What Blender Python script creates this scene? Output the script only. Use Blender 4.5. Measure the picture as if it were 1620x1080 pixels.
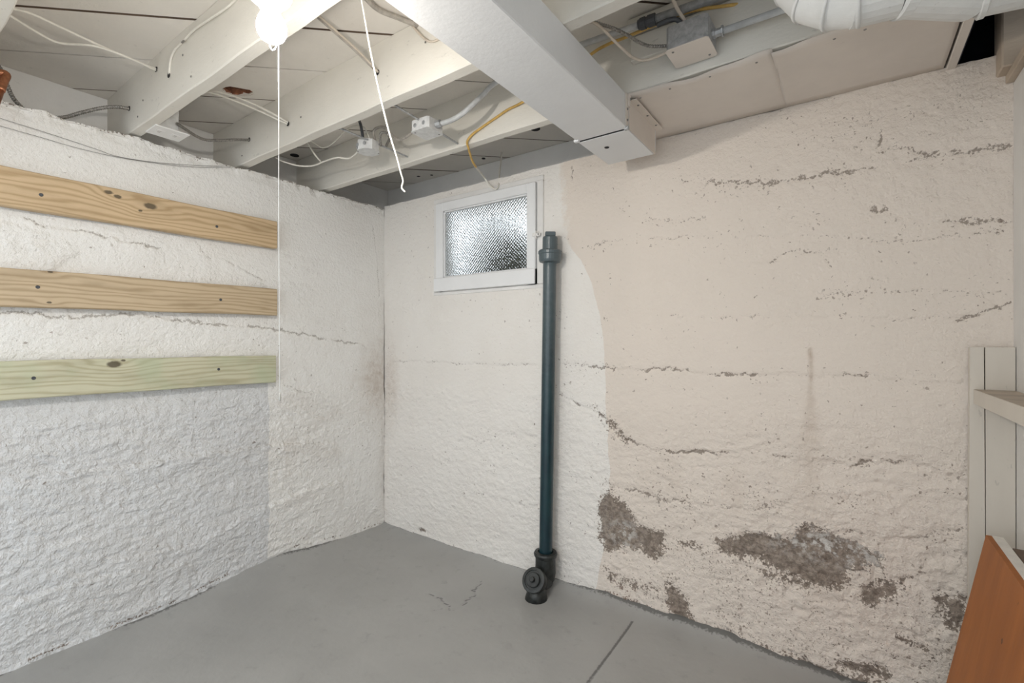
import bpy, bmesh, math, random
import numpy as np
from mathutils import Vector, Matrix

random.seed(7)
for o in list(bpy.data.objects):
    bpy.data.objects.remove(o, do_unlink=True)
scene = bpy.context.scene
COL = scene.collection

# ------------------------------------------------------------------ camera
cam_d = bpy.data.cameras.new('camera')
cam_d.sensor_width = 36.0
cam_d.lens = 36.0 * 755.0 / 1620.0
cam_d.clip_start = 0.02
cam = bpy.data.objects.new('camera', cam_d)
COL.objects.link(cam)
cam.location = (2.5207, -2.0927, 1.224)
cam.rotation_euler = (math.radians(90), 0, math.radians(35.322))
scene.camera = cam

# ------------------------------------------------------------------ world, light, exposure
world = bpy.data.worlds.new('sky')
scene.world = world
world.use_nodes = True
bg = world.node_tree.nodes['Background']
bg.inputs[0].default_value = (0.89, 0.95, 1.0, 1)
bg.inputs[1].default_value = 1.00
BULB_STRENGTH = 420.0
BULB_COLOR = (1.0, 0.945, 0.87)
scene.view_settings.view_transform = 'Standard'
scene.view_settings.look = 'None'
scene.view_settings.exposure = 1.15
scene.view_settings.gamma = 1.0
scene.view_settings.use_curve_mapping = False

# ------------------------------------------------------------------ node helpers
class NT:
    def __init__(self, name):
        self.m = bpy.data.materials.new(name)
        self.m.use_nodes = True
        self.t = self.m.node_tree
        self.p = self.t.nodes['Principled BSDF']
        self._pos = None
    def n(self, typ, **kw):
        nd = self.t.nodes.new(typ)
        for k, v in kw.items():
            setattr(nd, k, v)
        return nd
    def link(self, a, b):
        self.t.links.new(a, b)
    def setin(self, sock, v):
        if hasattr(v, 'is_output'):
            self.link(v, sock)
        elif isinstance(v, (tuple, list)):
            sock.default_value = (*v, 1) if (len(v) == 3 and sock.type == 'RGBA') else v
        else:
            sock.default_value = v
    def pos(self):
        if not self._pos:
            self._pos = self.n('ShaderNodeNewGeometry').outputs['Position']
        return self._pos
    def mapped(self, scale):
        mp = self.n('ShaderNodeMapping')
        mp.inputs['Scale'].default_value = scale
        self.link(self.pos(), mp.inputs['Vector'])
        return mp.outputs[0]
    def noise(self, scale, detail=4, rough=0.55, vec=None, dist=0.0):
        nd = self.n('ShaderNodeTexNoise')
        nd.inputs['Scale'].default_value = scale
        nd.inputs['Detail'].default_value = detail
        nd.inputs['Roughness'].default_value = rough
        nd.inputs['Distortion'].default_value = dist
        self.link(vec if vec is not None else self.pos(), nd.inputs['Vector'])
        return nd.outputs['Fac']
    def math(self, op, a, b=0.0, c=0.0):
        nd = self.n('ShaderNodeMath', operation=op)
        for i, v in enumerate((a, b, c)):
            self.setin(nd.inputs[i], v)
        return nd.outputs[0]
    def ramp(self, v, lo, hi, a=0.0, b=1.0):
        nd = self.n('ShaderNodeMapRange')
        nd.interpolation_type = 'SMOOTHSTEP'
        self.setin(nd.inputs[0], v)
        for i, k in enumerate((lo, hi, a, b)):
            self.setin(nd.inputs[i + 1], k)
        return nd.outputs[0]
    def mix(self, f, a, b, blend='MIX'):
        nd = self.n('ShaderNodeMix', data_type='RGBA', blend_type=blend)
        self.setin(nd.inputs[0], f)
        self.setin(nd.inputs[6], a)
        self.setin(nd.inputs[7], b)
        return nd.outputs[2]
    def attr(self, name):
        nd = self.n('ShaderNodeAttribute', attribute_name=name)
        return nd.outputs['Fac']
    def bump(self, h, strength, dist, normal=None):
        nd = self.n('ShaderNodeBump')
        nd.inputs['Strength'].default_value = strength
        nd.inputs['Distance'].default_value = dist
        self.link(h, nd.inputs['Height'])
        if normal is not None:
            self.link(normal, nd.inputs['Normal'])
        return nd.outputs[0]
    def out(self, color=None, rough=None, metal=None, normal=None, **kw):
        if color is not None: self.setin(self.p.inputs['Base Color'], color)
        if rough is not None: self.setin(self.p.inputs['Roughness'], rough)
        if metal is not None: self.setin(self.p.inputs['Metallic'], metal)
        if normal is not None: self.link(normal, self.p.inputs['Normal'])
        for k, v in kw.items():
            self.setin(self.p.inputs[k], v)
        return self.m

def paint(name, c, var=0.06, scale=3.0, rough=0.6, bump=0.15, bscale=60, specks=0.0, metal=0.0, stretch=(1, 1, 1)):
    t = NT(name)
    v = t.mapped(stretch)
    n1 = t.noise(scale, 5, 0.6, v)
    d = tuple(max(0, x * (1 - var * 2.2)) for x in c)
    col = t.mix(t.ramp(n1, 0.3, 0.7), d, c)
    if specks > 0:
        n2 = t.noise(scale * 14, 3, 0.6, v)
        col = t.mix(t.math('MULTIPLY', t.ramp(n2, 0.66, 0.74), specks), col, tuple(x * 0.3 for x in c))
    n3 = t.noise(bscale, 4, 0.6, v)
    return t.out(col, rough, metal, t.bump(n3, bump, 0.01))

M = {}
M['joist'] = paint('joist_paint', (0.76, 0.73, 0.665), 0.04, 4, 0.55, 0.12, 90, 0.25, stretch=(0.5, 1, 1))
M['board'] = paint('subfloor_paint', (0.84, 0.80, 0.74), 0.04, 3, 0.6, 0.15, 60, 0.15)
M['rim'] = paint('rim_paint', (0.83, 0.82, 0.80), 0.04, 3, 0.6, 0.2, 50, 0.1)
M['duct'] = paint('duct_paint', (0.73, 0.735, 0.74), 0.02, 5, 0.42, 0.06, 70)
M['panel'] = paint('panel_paint', (0.72, 0.655, 0.59), 0.04, 4, 0.55, 0.06, 40, 0.1)
M['rduct'] = paint('round_duct_paint', (0.74, 0.745, 0.73), 0.06, 9, 0.5, 0.1, 60, 0.25)
M['porcelain'] = paint('porcelain', (0.83, 0.82, 0.80), 0.01, 5, 0.25, 0.0, 50)
M['cable_white'] = paint('cable_white', (0.80, 0.77, 0.70), 0.05, 30, 0.5, 0.05, 200)
M['cable_beige'] = paint('cable_beige', (0.66, 0.58, 0.49), 0.08, 30, 0.5, 0.1, 200)
M['cable_dusty'] = paint('cable_dusty', (0.50, 0.46, 0.41), 0.15, 40, 0.6, 0.1, 200)
M['cable_yellow'] = paint('cable_yellow', (0.72, 0.46, 0.13), 0.15, 30, 0.5, 0.1, 200)
M['cable_black'] = paint('cable_black', (0.07, 0.075, 0.085), 0.1, 30, 0.5, 0.1, 200)
M['armor'] = paint('armored_cable', (0.36, 0.34, 0.31), 0.25, 160, 0.45, 0.1, 300, 0.2, metal=0.5)
M['conduit'] = paint('conduit_paint', (0.62, 0.63, 0.63), 0.12, 20, 0.5, 0.1, 100, 0.2)
M['boxmetal'] = paint('box_paint', (0.70, 0.70, 0.69), 0.08, 40, 0.5, 0.1, 150, 0.35)
M['steel'] = paint('dull_steel', (0.33, 0.32, 0.31), 0.2, 60, 0.45, 0.1, 200, metal=0.7)
M['galv'] = paint('galvanised', (0.50, 0.51, 0.52), 0.15, 60, 0.45, 0.1, 200, metal=0.4)
M['dark'] = paint('dark_hole', (0.02, 0.02, 0.022), 0.1, 20, 0.9, 0.1, 50)
M['navy'] = paint('navy_bay_shade', (0.012, 0.015, 0.03), 0.2, 6, 0.8, 0.2, 30)  # near-black colour stands in for shade inside the open joist bay
M['copper'] = paint('copper', (0.62, 0.27, 0.15), 0.2, 40, 0.32, 0.05, 100, metal=0.85)
M['sash'] = paint('sash_paint', (0.82, 0.82, 0.82), 0.02, 6, 0.45, 0.06, 80)
M['casing'] = paint('casing_paint', (0.79, 0.77, 0.745), 0.04, 8, 0.5, 0.1, 80, 0.15)
M['upright'] = paint('upright_paint', (0.66, 0.605, 0.53), 0.04, 5, 0.55, 0.12, 60, 0.25, stretch=(1, 1, 0.3))
M['partition'] = paint('partition_paint', (0.74, 0.72, 0.69), 0.03, 5, 0.5, 0.1, 60, 0.1)
M['rawwood'] = paint('weathered_wood', (0.20, 0.14, 0.10), 0.2, 8, 0.7, 0.3, 60, 0.2, stretch=(1, 0.2, 1))
M['beamwood'] = paint('beam_paint', (0.56, 0.46, 0.36), 0.12, 5, 0.65, 0.2, 40, 0.1, stretch=(0.3, 1, 1))
M['shelftop'] = paint('shelf_top', (0.50, 0.42, 0.34), 0.15, 10, 0.6, 0.1, 60)
M['brokenwood'] = paint('broken_wood', (0.36, 0.15, 0.08), 0.3, 40, 0.8, 0.4, 90)
M['iron'] = paint('cast_iron', (0.030, 0.034, 0.032), 0.3, 30, 0.42, 0.25, 70, 0.1)
M['cord'] = paint('cord', (0.86, 0.85, 0.82), 0.02, 30, 0.6, 0.0, 200)
M['cord_end'] = paint('cord_end', (0.55, 0.53, 0.49), 0.1, 30, 0.5, 0.0, 200)
M['leaf'] = paint('leaf', (0.06, 0.075, 0.035), 0.5, 20, 0.6, 0.1, 50)
M['wellwall'] = paint('well_wall', (0.66, 0.68, 0.70), 0.1, 6, 0.8, 0.2, 40)
M['gravel'] = paint('well_gravel', (0.50, 0.50, 0.48), 0.3, 60, 0.9, 0.4, 120)

def mat_bulb(strength):
    t = NT('bulb_glow')
    return t.out((0.95, 0.95, 0.95), 0.3, 0, None, **{'Emission Color': BULB_COLOR, 'Emission Strength': strength})
M['bulb'] = mat_bulb(BULB_STRENGTH)
M['bulb_upper'] = mat_bulb(BULB_STRENGTH * 0.13)      # upper bulb glow cut down to keep its light off the joists

def mat_pipe():
    t = NT('pipe_teal_paint')
    n = t.noise(14, 4, 0.6, t.mapped((1, 1, 0.35)))
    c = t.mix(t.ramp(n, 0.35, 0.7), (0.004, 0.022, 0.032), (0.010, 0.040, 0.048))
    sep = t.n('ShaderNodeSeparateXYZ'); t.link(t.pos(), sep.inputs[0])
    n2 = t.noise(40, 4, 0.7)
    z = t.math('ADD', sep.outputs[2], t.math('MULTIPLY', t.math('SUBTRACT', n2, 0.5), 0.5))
    c = t.mix(t.ramp(z, 0.75, 1.75), c, (0.085, 0.110, 0.120))      # light and dust on the upper pipe painted into the colour
    return t.out(c, 0.3, 0, t.bump(t.noise(60, 4), 0.15, 0.01))
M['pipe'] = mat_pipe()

def mat_glass():
    t = NT('obscure_glass')
    vor = t.n('ShaderNodeTexVoronoi', feature='SMOOTH_F1')
    vor.inputs['Scale'].default_value = 75
    vor.inputs['Randomness'].default_value = 0.25
    mp = t.n('ShaderNodeMapping'); mp.inputs['Rotation'].default_value = (0, math.radians(45), 0)
    mp.inputs['Scale'].default_value = (1, 0.0, 1)
    t.link(t.pos(), mp.inputs['Vector'])
    t.link(mp.outputs[0], vor.inputs['Vector'])
    nrm = t.bump(vor.outputs['Distance'], 1.0, 0.012)
    return t.out((0.75, 0.77, 0.77), 0.05, 0, nrm, **{'Transmission Weight': 1.0, 'IOR': 1.45})
M['glass'] = mat_glass()

def mat_floor():
    t = NT('floor_paint')
    n1 = t.noise(1.6, 5, 0.6)
    c = t.mix(t.ramp(n1, 0.3, 0.7), (0.325, 0.322, 0.312), (0.38, 0.376, 0.365))
    n2 = t.noise(14, 5, 0.65)
    c = t.mix(t.math('MULTIPLY', t.ramp(n2, 0.56, 0.75), 0.5), c, (0.25, 0.25, 0.24))
    n3 = t.noise(38, 3, 0.5)
    c = t.mix(t.math('MULTIPLY', t.ramp(n3, 0.72, 0.76), 0.5), c, (0.42, 0.42, 0.41))
    n4 = t.noise(90, 3, 0.5)
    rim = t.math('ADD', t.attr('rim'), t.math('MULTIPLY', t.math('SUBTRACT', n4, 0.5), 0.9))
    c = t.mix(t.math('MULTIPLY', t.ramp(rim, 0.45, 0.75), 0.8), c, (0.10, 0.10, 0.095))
    ck = t.math('ADD', t.attr('crack'), t.math('MULTIPLY', t.math('SUBTRACT', n4, 0.5), 0.6))
    c = t.mix(t.math('MULTIPLY', t.ramp(ck, 0.35, 0.8), 0.75), c, (0.07, 0.07, 0.068))
    r = t.ramp(n1, 0.3, 0.7, 0.36, 0.48)
    b = t.bump(t.noise(30, 5, 0.6), 0.12, 0.01)
    b = t.bump(t.noise(4, 3, 0.5), 0.10, 0.03, b)
    return t.out(c, r, 0, b)
M['floor'] = mat_floor()

def mat_wall(name, white, other, bump, crackcol):
    """Two coats of paint over rough concrete: attributes say where each coat, damp tint, paint loss and cracks lie."""
    t = NT(name)
    n1 = t.noise(2.5, 5, 0.6)
    fine = t.noise(70, 3, 0.65)
    mid = t.noise(24, 4, 0.65)
    pa = t.math('ADD', t.attr('coat'), t.math('MULTIPLY', t.math('SUBTRACT', mid, 0.5), 0.35))
    c = t.mix(t.ramp(pa, 0.42, 0.58), white, other)
    c = t.mix(t.math('MULTIPLY', t.ramp(n1, 0.35, 0.75), 0.35), c, t.mix(0.5, c, (0.60, 0.54, 0.47)))
    c = t.mix(t.math('MULTIPLY', t.attr('damp'), t.ramp(mid, 0.25, 0.7, 0.3, 1.0)), c, (0.43, 0.335, 0.26))
    # pits where the cover has popped
    vor = t.n('ShaderNodeTexVoronoi'); vor.inputs['Scale'].default_value = 62
    wv = t.n('ShaderNodeVectorMath', operation='ADD')
    nc = t.n('ShaderNodeTexNoise'); nc.inputs['Scale'].default_value = 95; t.link(t.pos(), nc.inputs['Vector'])
    sc = t.n('ShaderNodeVectorMath', operation='SCALE'); sc.inputs['Scale'].default_value = 0.022
    t.link(nc.outputs['Color'], sc.inputs[0]); t.link(sc.outputs[0], wv.inputs[1]); t.link(t.pos(), wv.inputs[0])
    t.link(wv.outputs[0], vor.inputs['Vector'])
    sepc = t.n('ShaderNodeSeparateColor'); t.link(vor.outputs['Color'], sepc.inputs[0])
    gate = t.ramp(t.math('ADD', sepc.outputs[0], t.attr('pits')), 0.985, 1.0)
    rad = t.math('MULTIPLY', sepc.outputs[1], 0.42)
    pit = t.math('MULTIPLY', gate, t.ramp(t.math('SUBTRACT', rad, vor.outputs['Distance']), 0.0, 0.12))
    vor2 = t.n('ShaderNodeTexVoronoi'); vor2.inputs['Scale'].default_value = 130
    t.link(wv.outputs[0], vor2.inputs['Vector'])
    sp2 = t.n('ShaderNodeSeparateColor'); t.link(vor2.outputs['Color'], sp2.inputs[0])
    g2 = t.ramp(t.math('ADD', sp2.outputs[0], t.attr('pits')), 0.985, 1.0)
    pit2 = t.math('MULTIPLY', g2, t.ramp(t.math('SUBTRACT', t.math('MULTIPLY', sp2.outputs[1], 0.5), vor2.outputs['Distance']), 0.0, 0.12))
    pit = t.math('MAXIMUM', pit, pit2)
    c = t.mix(t.math('MULTIPLY', pit, t.ramp(mid, 0.35, 0.65, 0.3, 0.85)), c, (0.20, 0.15, 0.115))
    # bare, damp concrete
    loss = t.math('ADD', t.attr('loss'), t.math('ADD', t.math('MULTIPLY', t.math('SUBTRACT', t.noise(30, 5, 0.78), 0.5), 1.7), t.math('MULTIPLY', t.math('SUBTRACT', t.noise(120, 3, 0.6), 0.5), 0.65)))
    lm = t.ramp(loss, 0.48, 0.56)
    conc = t.mix(t.ramp(t.noise(55, 3, 0.7), 0.35, 0.65), (0.13, 0.098, 0.075), (0.29, 0.235, 0.19))
    conc = t.mix(t.math('MULTIPLY', t.attr('salt'), t.ramp(t.noise(36, 3, 0.7), 0.44, 0.62)), conc, (0.62, 0.60, 0.57))
    conc = t.mix(t.math('MULTIPLY', t.attr('red'), t.ramp(mid, 0.3, 0.6)), conc, (0.17, 0.075, 0.05))
    c = t.mix(t.math('MULTIPLY', lm, 0.93), c, conc)
    ck = t.math('ADD', t.attr('crack'), t.math('MULTIPLY', t.math('SUBTRACT', t.noise(150, 2, 0.6), 0.5), 1.7))
    cm = t.ramp(ck, 0.38, 0.72)
    c = t.mix(t.math('MULTIPLY', cm, 0.72), c, crackcol)
    b = t.bump(fine, bump, 0.012)
    b = t.bump(t.math('MULTIPLY', mid, t.attr('rough')), bump, 0.05, b)
    return t.out(c, 0.72, 0, b)
M['wall_left'] = mat_wall('wall_left_paint', (0.85, 0.835, 0.805), (0.695, 0.697, 0.70), 0.5, (0.33, 0.30, 0.265))
M['wall_back'] = mat_wall('wall_back_paint', (0.80, 0.765, 0.72), (0.735, 0.655, 0.58), 0.45, (0.16, 0.12, 0.09))

def mat_plank(name, light, dark, knots, seed, green=0.0):
    """Softwood: growth-ring stripes along y, warped round the knots."""
    t = NT(name)
    sep = t.n('ShaderNodeSeparateXYZ'); t.link(t.pos(), sep.inputs[0])
    y, z = sep.outputs[1], sep.outputs[2]
    warp = t.math('MULTIPLY', t.math('SUBTRACT', t.noise(1.0, 3, 0.5, t.mapped((1, 1.7, 9 + seed))), 0.5), 0.10)
    kd = None
    for (ky, kz, kr) in knots:
        dy = t.math('MULTIPLY', t.math('SUBTRACT', y, ky), 0.55)
        dz = t.math('SUBTRACT', z, kz)
        d2 = t.math('ADD', t.math('MULTIPLY', dy, dy), t.math('MULTIPLY', dz, dz))
        d = t.math('SQRT', d2)
        warp = t.math('ADD', warp, t.math('MULTIPLY', t.ramp(d, 0.0, kr * 6, 1.0, 0.0), kr * 2.2))
        k = t.ramp(t.math('ADD', d, t.math('MULTIPLY', t.math('SUBTRACT', t.noise(90, 3), 0.5), 0.006)), kr * 0.55, kr, 1.0, 0.0)
        kd = k if kd is None else t.math('MAXIMUM', kd, k)
    s = t.math('MULTIPLY', t.math('ADD', z, warp), 300.0)
    st = t.math('ADD', t.math('MULTIPLY', t.math('SINE', s), 0.5), 0.5)
    st = t.math('POWER', st, 2.2)
    fine = t.noise(1.0, 4, 0.6, t.mapped((40, 6, 420)))
    f = t.math('ADD', t.math('MULTIPLY', st, 0.55), t.math('MULTIPLY', fine, 0.35))
    c = t.mix(f, light, dark)
    c = t.mix(t.math('MULTIPLY', t.ramp(t.noise(3.5, 4, 0.6, t.mapped((1, 1, 4))), 0.45, 0.7), 0.35), c, tuple(v * 0.72 for v in dark))
    if green:
        c = t.mix(t.math('MULTIPLY', t.ramp(t.noise(5, 3), 0.45, 0.7), green), c, (0.42, 0.50, 0.33))
    if kd is not None:
        c = t.mix(t.math('MULTIPLY', kd, 0.88), c, (0.075, 0.055, 0.03))
    return t.out(c, 0.6, 0, t.bump(fine, 0.2, 0.004))

def mat_ply():
    t = NT('plywood_face')
    n = t.noise(3.0, 5, 0.6, t.mapped((1, 2.2, 0.6)), 0.6)
    c = t.mix(t.ramp(n, 0.3, 0.7), (0.32, 0.098, 0.016), (0.45, 0.148, 0.026))
    n2 = t.noise(1, 4, 0.6, t.mapped((50, 50, 4)))
    c = t.mix(t.math('MULTIPLY', n2, 0.35), c, (0.25, 0.085, 0.018))
    n3 = t.noise(26, 2, 0.5)
    c = t.mix(t.ramp(n3, 0.74, 0.78), c, (0.05, 0.02, 0.01))
    return t.out(c, 0.6, 0, t.bump(n2, 0.1, 0.004))
M['ply'] = mat_ply()
M['plyedge'] = paint('painted_edge', (0.78, 0.75, 0.70), 0.05, 30, 0.6, 0.3, 90, 0.35)

# ------------------------------------------------------------------ mesh helpers
def tag(o, label=None, cat=None, group=None, kind=None):
    if label: o['label'] = label
    if cat: o['category'] = cat
    if group: o['group'] = group
    if kind: o['kind'] = kind
    return o

def empty(name, loc, label, cat, group=None, kind=None):
    o = bpy.data.objects.new(name, None)
    o.empty_display_size = 0.05
    COL.objects.link(o)
    o.location = loc
    return tag(o, label, cat, group, kind)

def worldloc(o):
    v = Vector(o.location)
    while o.parent:
        o = o.parent
        v = v + Vector(o.location)
    return v

def obj(name, geo, mat, parent=None, smooth=False, origin=None):
    """geo = (verts in world coordinates, faces); links one mesh object whose origin sits at its own base."""
    vs, fs = geo
    if origin is None:
        xs = [v[0] for v in vs]; ys = [v[1] for v in vs]; zs = [v[2] for v in vs]
        origin = ((min(xs) + max(xs)) / 2, (min(ys) + max(ys)) / 2, min(zs))
    og = Vector(origin)
    me = bpy.data.meshes.new(name)
    me.from_pydata([tuple(Vector(v) - og) for v in vs], [], fs)
    me.materials.append(M[mat] if isinstance(mat, str) else mat)
    if smooth:
        me.polygons.foreach_set('use_smooth', [True] * len(me.polygons))
    me.update()
    o = bpy.data.objects.new(name, me)
    COL.objects.link(o)
    if parent is not None:
        o.parent = parent
        o.location = og - worldloc(parent)
    else:
        o.location = og
    return o

def join(*geos):
    V, F = [], []
    for vs, fs in geos:
        b = len(V)
        V += list(vs)
        F += [tuple(i + b for i in f) for f in fs]
    return V, F

def from_bm(bm):
    bm.verts.ensure_lookup_table(); bm.verts.index_update()
    g = ([tuple(v.co) for v in bm.verts], [tuple(v.index for v in f.verts) for f in bm.faces])
    bm.free()
    return g

def box(x0, x1, y0, y1, z0, z1, bev=0.0, seg=1):
    bm = bmesh.new()
    bmesh.ops.create_cube(bm, size=1)
    for v in bm.verts:
        v.co = Vector(((x0 + x1) / 2 + v.co.x * (x1 - x0), (y0 + y1) / 2 + v.co.y * (y1 - y0), (z0 + z1) / 2 + v.co.z * (z1 - z0)))
    if bev > 0:
        bmesh.ops.bevel(bm, geom=bm.edges[:], offset=bev, segments=seg, affect='EDGES', profile=0.5)
    return from_bm(bm)

def xform(geo, mat):
    return [tuple(mat @ Vector(v)) for v in geo[0]], geo[1]

def lathe(prof, seg=24, cap=True):
    """prof = [(r, z)] about local z."""
    V, F = [], []
    for r, z in prof:
        for k in range(seg):
            a = 2 * math.pi * k / seg
            V.append((r * math.cos(a), r * math.sin(a), z))
    for i in range(len(prof) - 1):
        for k in range(seg):
            a, b = i * seg + k, i * seg + (k + 1) % seg
            F.append((a, b, b + seg, a + seg))
    if cap:
        F.append(tuple(range(seg - 1, -1, -1)))
        F.append(tuple(range((len(prof) - 1) * seg, len(prof) * seg)))
    return V, F

def orient(p, d, spin=0.0):
    q = Vector(d).normalized().to_track_quat('Z', 'Y')
    return Matrix.Translation(Vector(p)) @ q.to_matrix().to_4x4() @ Matrix.Rotation(spin, 4, 'Z')

def catmull(pts, n):
    P = [Vector(p) for p in pts]
    P = [P[0] * 2 - P[1]] + P + [P[-1] * 2 - P[-2]]
    out = []
    for i in range(1, len(P) - 2):
        a, b, c, d = P[i - 1], P[i], P[i + 1], P[i + 2]
        for k in range(n):
            t = k / n
            out.append(0.5 * ((2 * b) + (c - a) * t + (2 * a - 5 * b + 4 * c - d) * t * t + (3 * b - a - 3 * c + d) * t ** 3))
    out.append(P[-2])
    return out

def resample(pts, step):
    out = [pts[0]]
    acc = 0.0
    for a, b in zip(pts, pts[1:]):
        L = (b - a).length
        while acc + L >= step and L > 1e-9:
            t = (step - acc) / L
            a = a + (b - a) * t
            out.append(a.copy())
            L = (b - a).length
            acc = 0.0
        acc += L
    if (out[-1] - pts[-1]).length > step * 0.3:
        out.append(pts[-1])
    return out

def tube(pts, r, seg=8, n=8, smooth=True, radii=None):
    P = catmull(pts, n) if smooth and len(pts) > 2 else [Vector(p) for p in pts]
    return sweep(P, [r] * len(P) if radii is None else radii, seg)

def sweep(P, R, seg):
    V, F = [], []
    t = (P[1] - P[0]).normalized()
    u = t.orthogonal().normalized()
    for i, p in enumerate(P):
        t2 = (P[min(i + 1, len(P) - 1)] - P[max(i - 1, 0)])
        t2 = t2.normalized() if t2.length > 1e-9 else t
        u = (u - t2 * u.dot(t2)).normalized()
        w = t2.cross(u)
        for k in range(seg):
            a = 2 * math.pi * k / seg
            V.append(tuple(p + (u * math.cos(a) + w * math.sin(a)) * R[i]))
        t = t2
    for i in range(len(P) - 1):
        for k in range(seg):
            a, b = i * seg + k, i * seg + (k + 1) % seg
            F.append((a, b, b + seg, a + seg))
    F.append(tuple(range(seg - 1, -1, -1)))
    F.append(tuple(range((len(P) - 1) * seg, len(P) * seg)))
    return V, F

def armor(pts, r, pitch=0.008, seg=8):
    P = resample(catmull(pts, 24), pitch / 2)
    return sweep(P, [r * (1.08 if i % 2 else 0.84) for i in range(len(P))], seg)

# numpy noise for relief and wear
def vnoise(u, v, seed):
    rs = np.random.RandomState(seed)
    T = rs.rand(257, 257)
    iu = np.floor(u).astype(int); iv = np.floor(v).astype(int)
    fu = u - iu; fv = v - iv
    fu = fu * fu * fu * (fu * (fu * 6 - 15) + 10); fv = fv * fv * fv * (fv * (fv * 6 - 15) + 10)
    a = T[iu % 256, iv % 256]; b = T[(iu + 1) % 256, iv % 256]
    c = T[iu % 256, (iv + 1) % 256]; d = T[(iu + 1) % 256, (iv + 1) % 256]
    return (a * (1 - fu) + b * fu) * (1 - fv) + (c * (1 - fu) + d * fu) * fv
def fbm(u, v, seed, octv=4, gain=0.5):
    s = 0; a = 1.0; tot = 0
    for k in range(octv):
        s = s + a * vnoise(u * 2 ** k + 13.7 * k, v * 2 ** k + 7.1 * k, seed + k)
        tot += a; a *= gain
    return s / tot
def sst(x, lo, hi):
    t = np.clip((x - lo) / (hi - lo), 0, 1)
    return t * t * (3 - 2 * t)
def polydist(u, v, poly):
    best = np.full(u.shape, 9.0)
    for (a, b), (c, d) in zip(poly, poly[1:]):
        ex, ey = c - a, d - b
        L = ex * ex + ey * ey + 1e-12
        t = np.clip(((u - a) * ex + (v - b) * ey) / L, 0, 1)
        best = np.minimum(best, np.hypot(u - a - t * ex, v - b - t * ey))
    return best
def inside(u, v, poly):
    r = np.zeros(u.shape, bool)
    n = len(poly)
    for i in range(n):
        (a, b), (c, d) = poly[i], poly[(i + 1) % n]
        cond = ((b > v) != (d > v)) & (u < (c - a) * (v - b) / (d - b + 1e-12) + a)
        r ^= cond
    return r
def sdist(u, v, poly):
    d = polydist(u, v, list(poly) + [poly[0]])
    return np.where(inside(u, v, poly), d, -d)

def grid_object(name, co, keep, extra, mat, attrs):
    """co: (n, m, 3) vertex grid; keep: (n-1, m-1) faces kept; extra: verts/faces appended after the grid."""
    n, m = co.shape[:2]
    idx = np.arange(n * m).reshape(n, m)
    q = np.stack([idx[:-1, :-1], idx[1:, :-1], idx[1:, 1:], idx[:-1, 1:]], -1)[keep]
    ev, ef = extra
    V = np.concatenate([co.reshape(-1, 3), np.array(ev, float).reshape(-1, 3)])
    ef = np.array(ef, int).reshape(-1, 4) + n * m
    Q = np.concatenate([q.reshape(-1, 4), ef])
    me = bpy.data.meshes.new(name)
    me.vertices.add(len(V)); me.vertices.foreach_set('co', V.astype(np.float32).ravel())
    me.loops.add(len(Q) * 4); me.loops.foreach_set('vertex_index', Q.astype(np.int32).ravel())
    me.polygons.add(len(Q)); me.polygons.foreach_set('loop_start', np.arange(0, len(Q) * 4, 4, dtype=np.int32))
    sm = np.zeros(len(Q), bool); sm[:len(Q) - len(ef)] = True
    me.polygons.foreach_set('use_smooth', sm)
    me.update(calc_edges=True)
    for k, a in attrs.items():
        at = me.attributes.new(k, 'FLOAT', 'POINT')
        full = np.zeros(len(V), np.float32); full[:n * m] = a.ravel()
        at.data.foreach_set('value', full)
    me.materials.append(M[mat])
    me.validate()
    o = bpy.data.objects.new(name, me)
    COL.objects.link(o)
    return tag(o, kind='structure')

# ------------------------------------------------------------------ room dimensions
ZT = 2.104      # top of the concrete walls
ZJ = 2.12       # underside of the joists
ZF = 2.35       # underside of the floor boards above
XR = 2.931      # partition on the right

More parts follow.
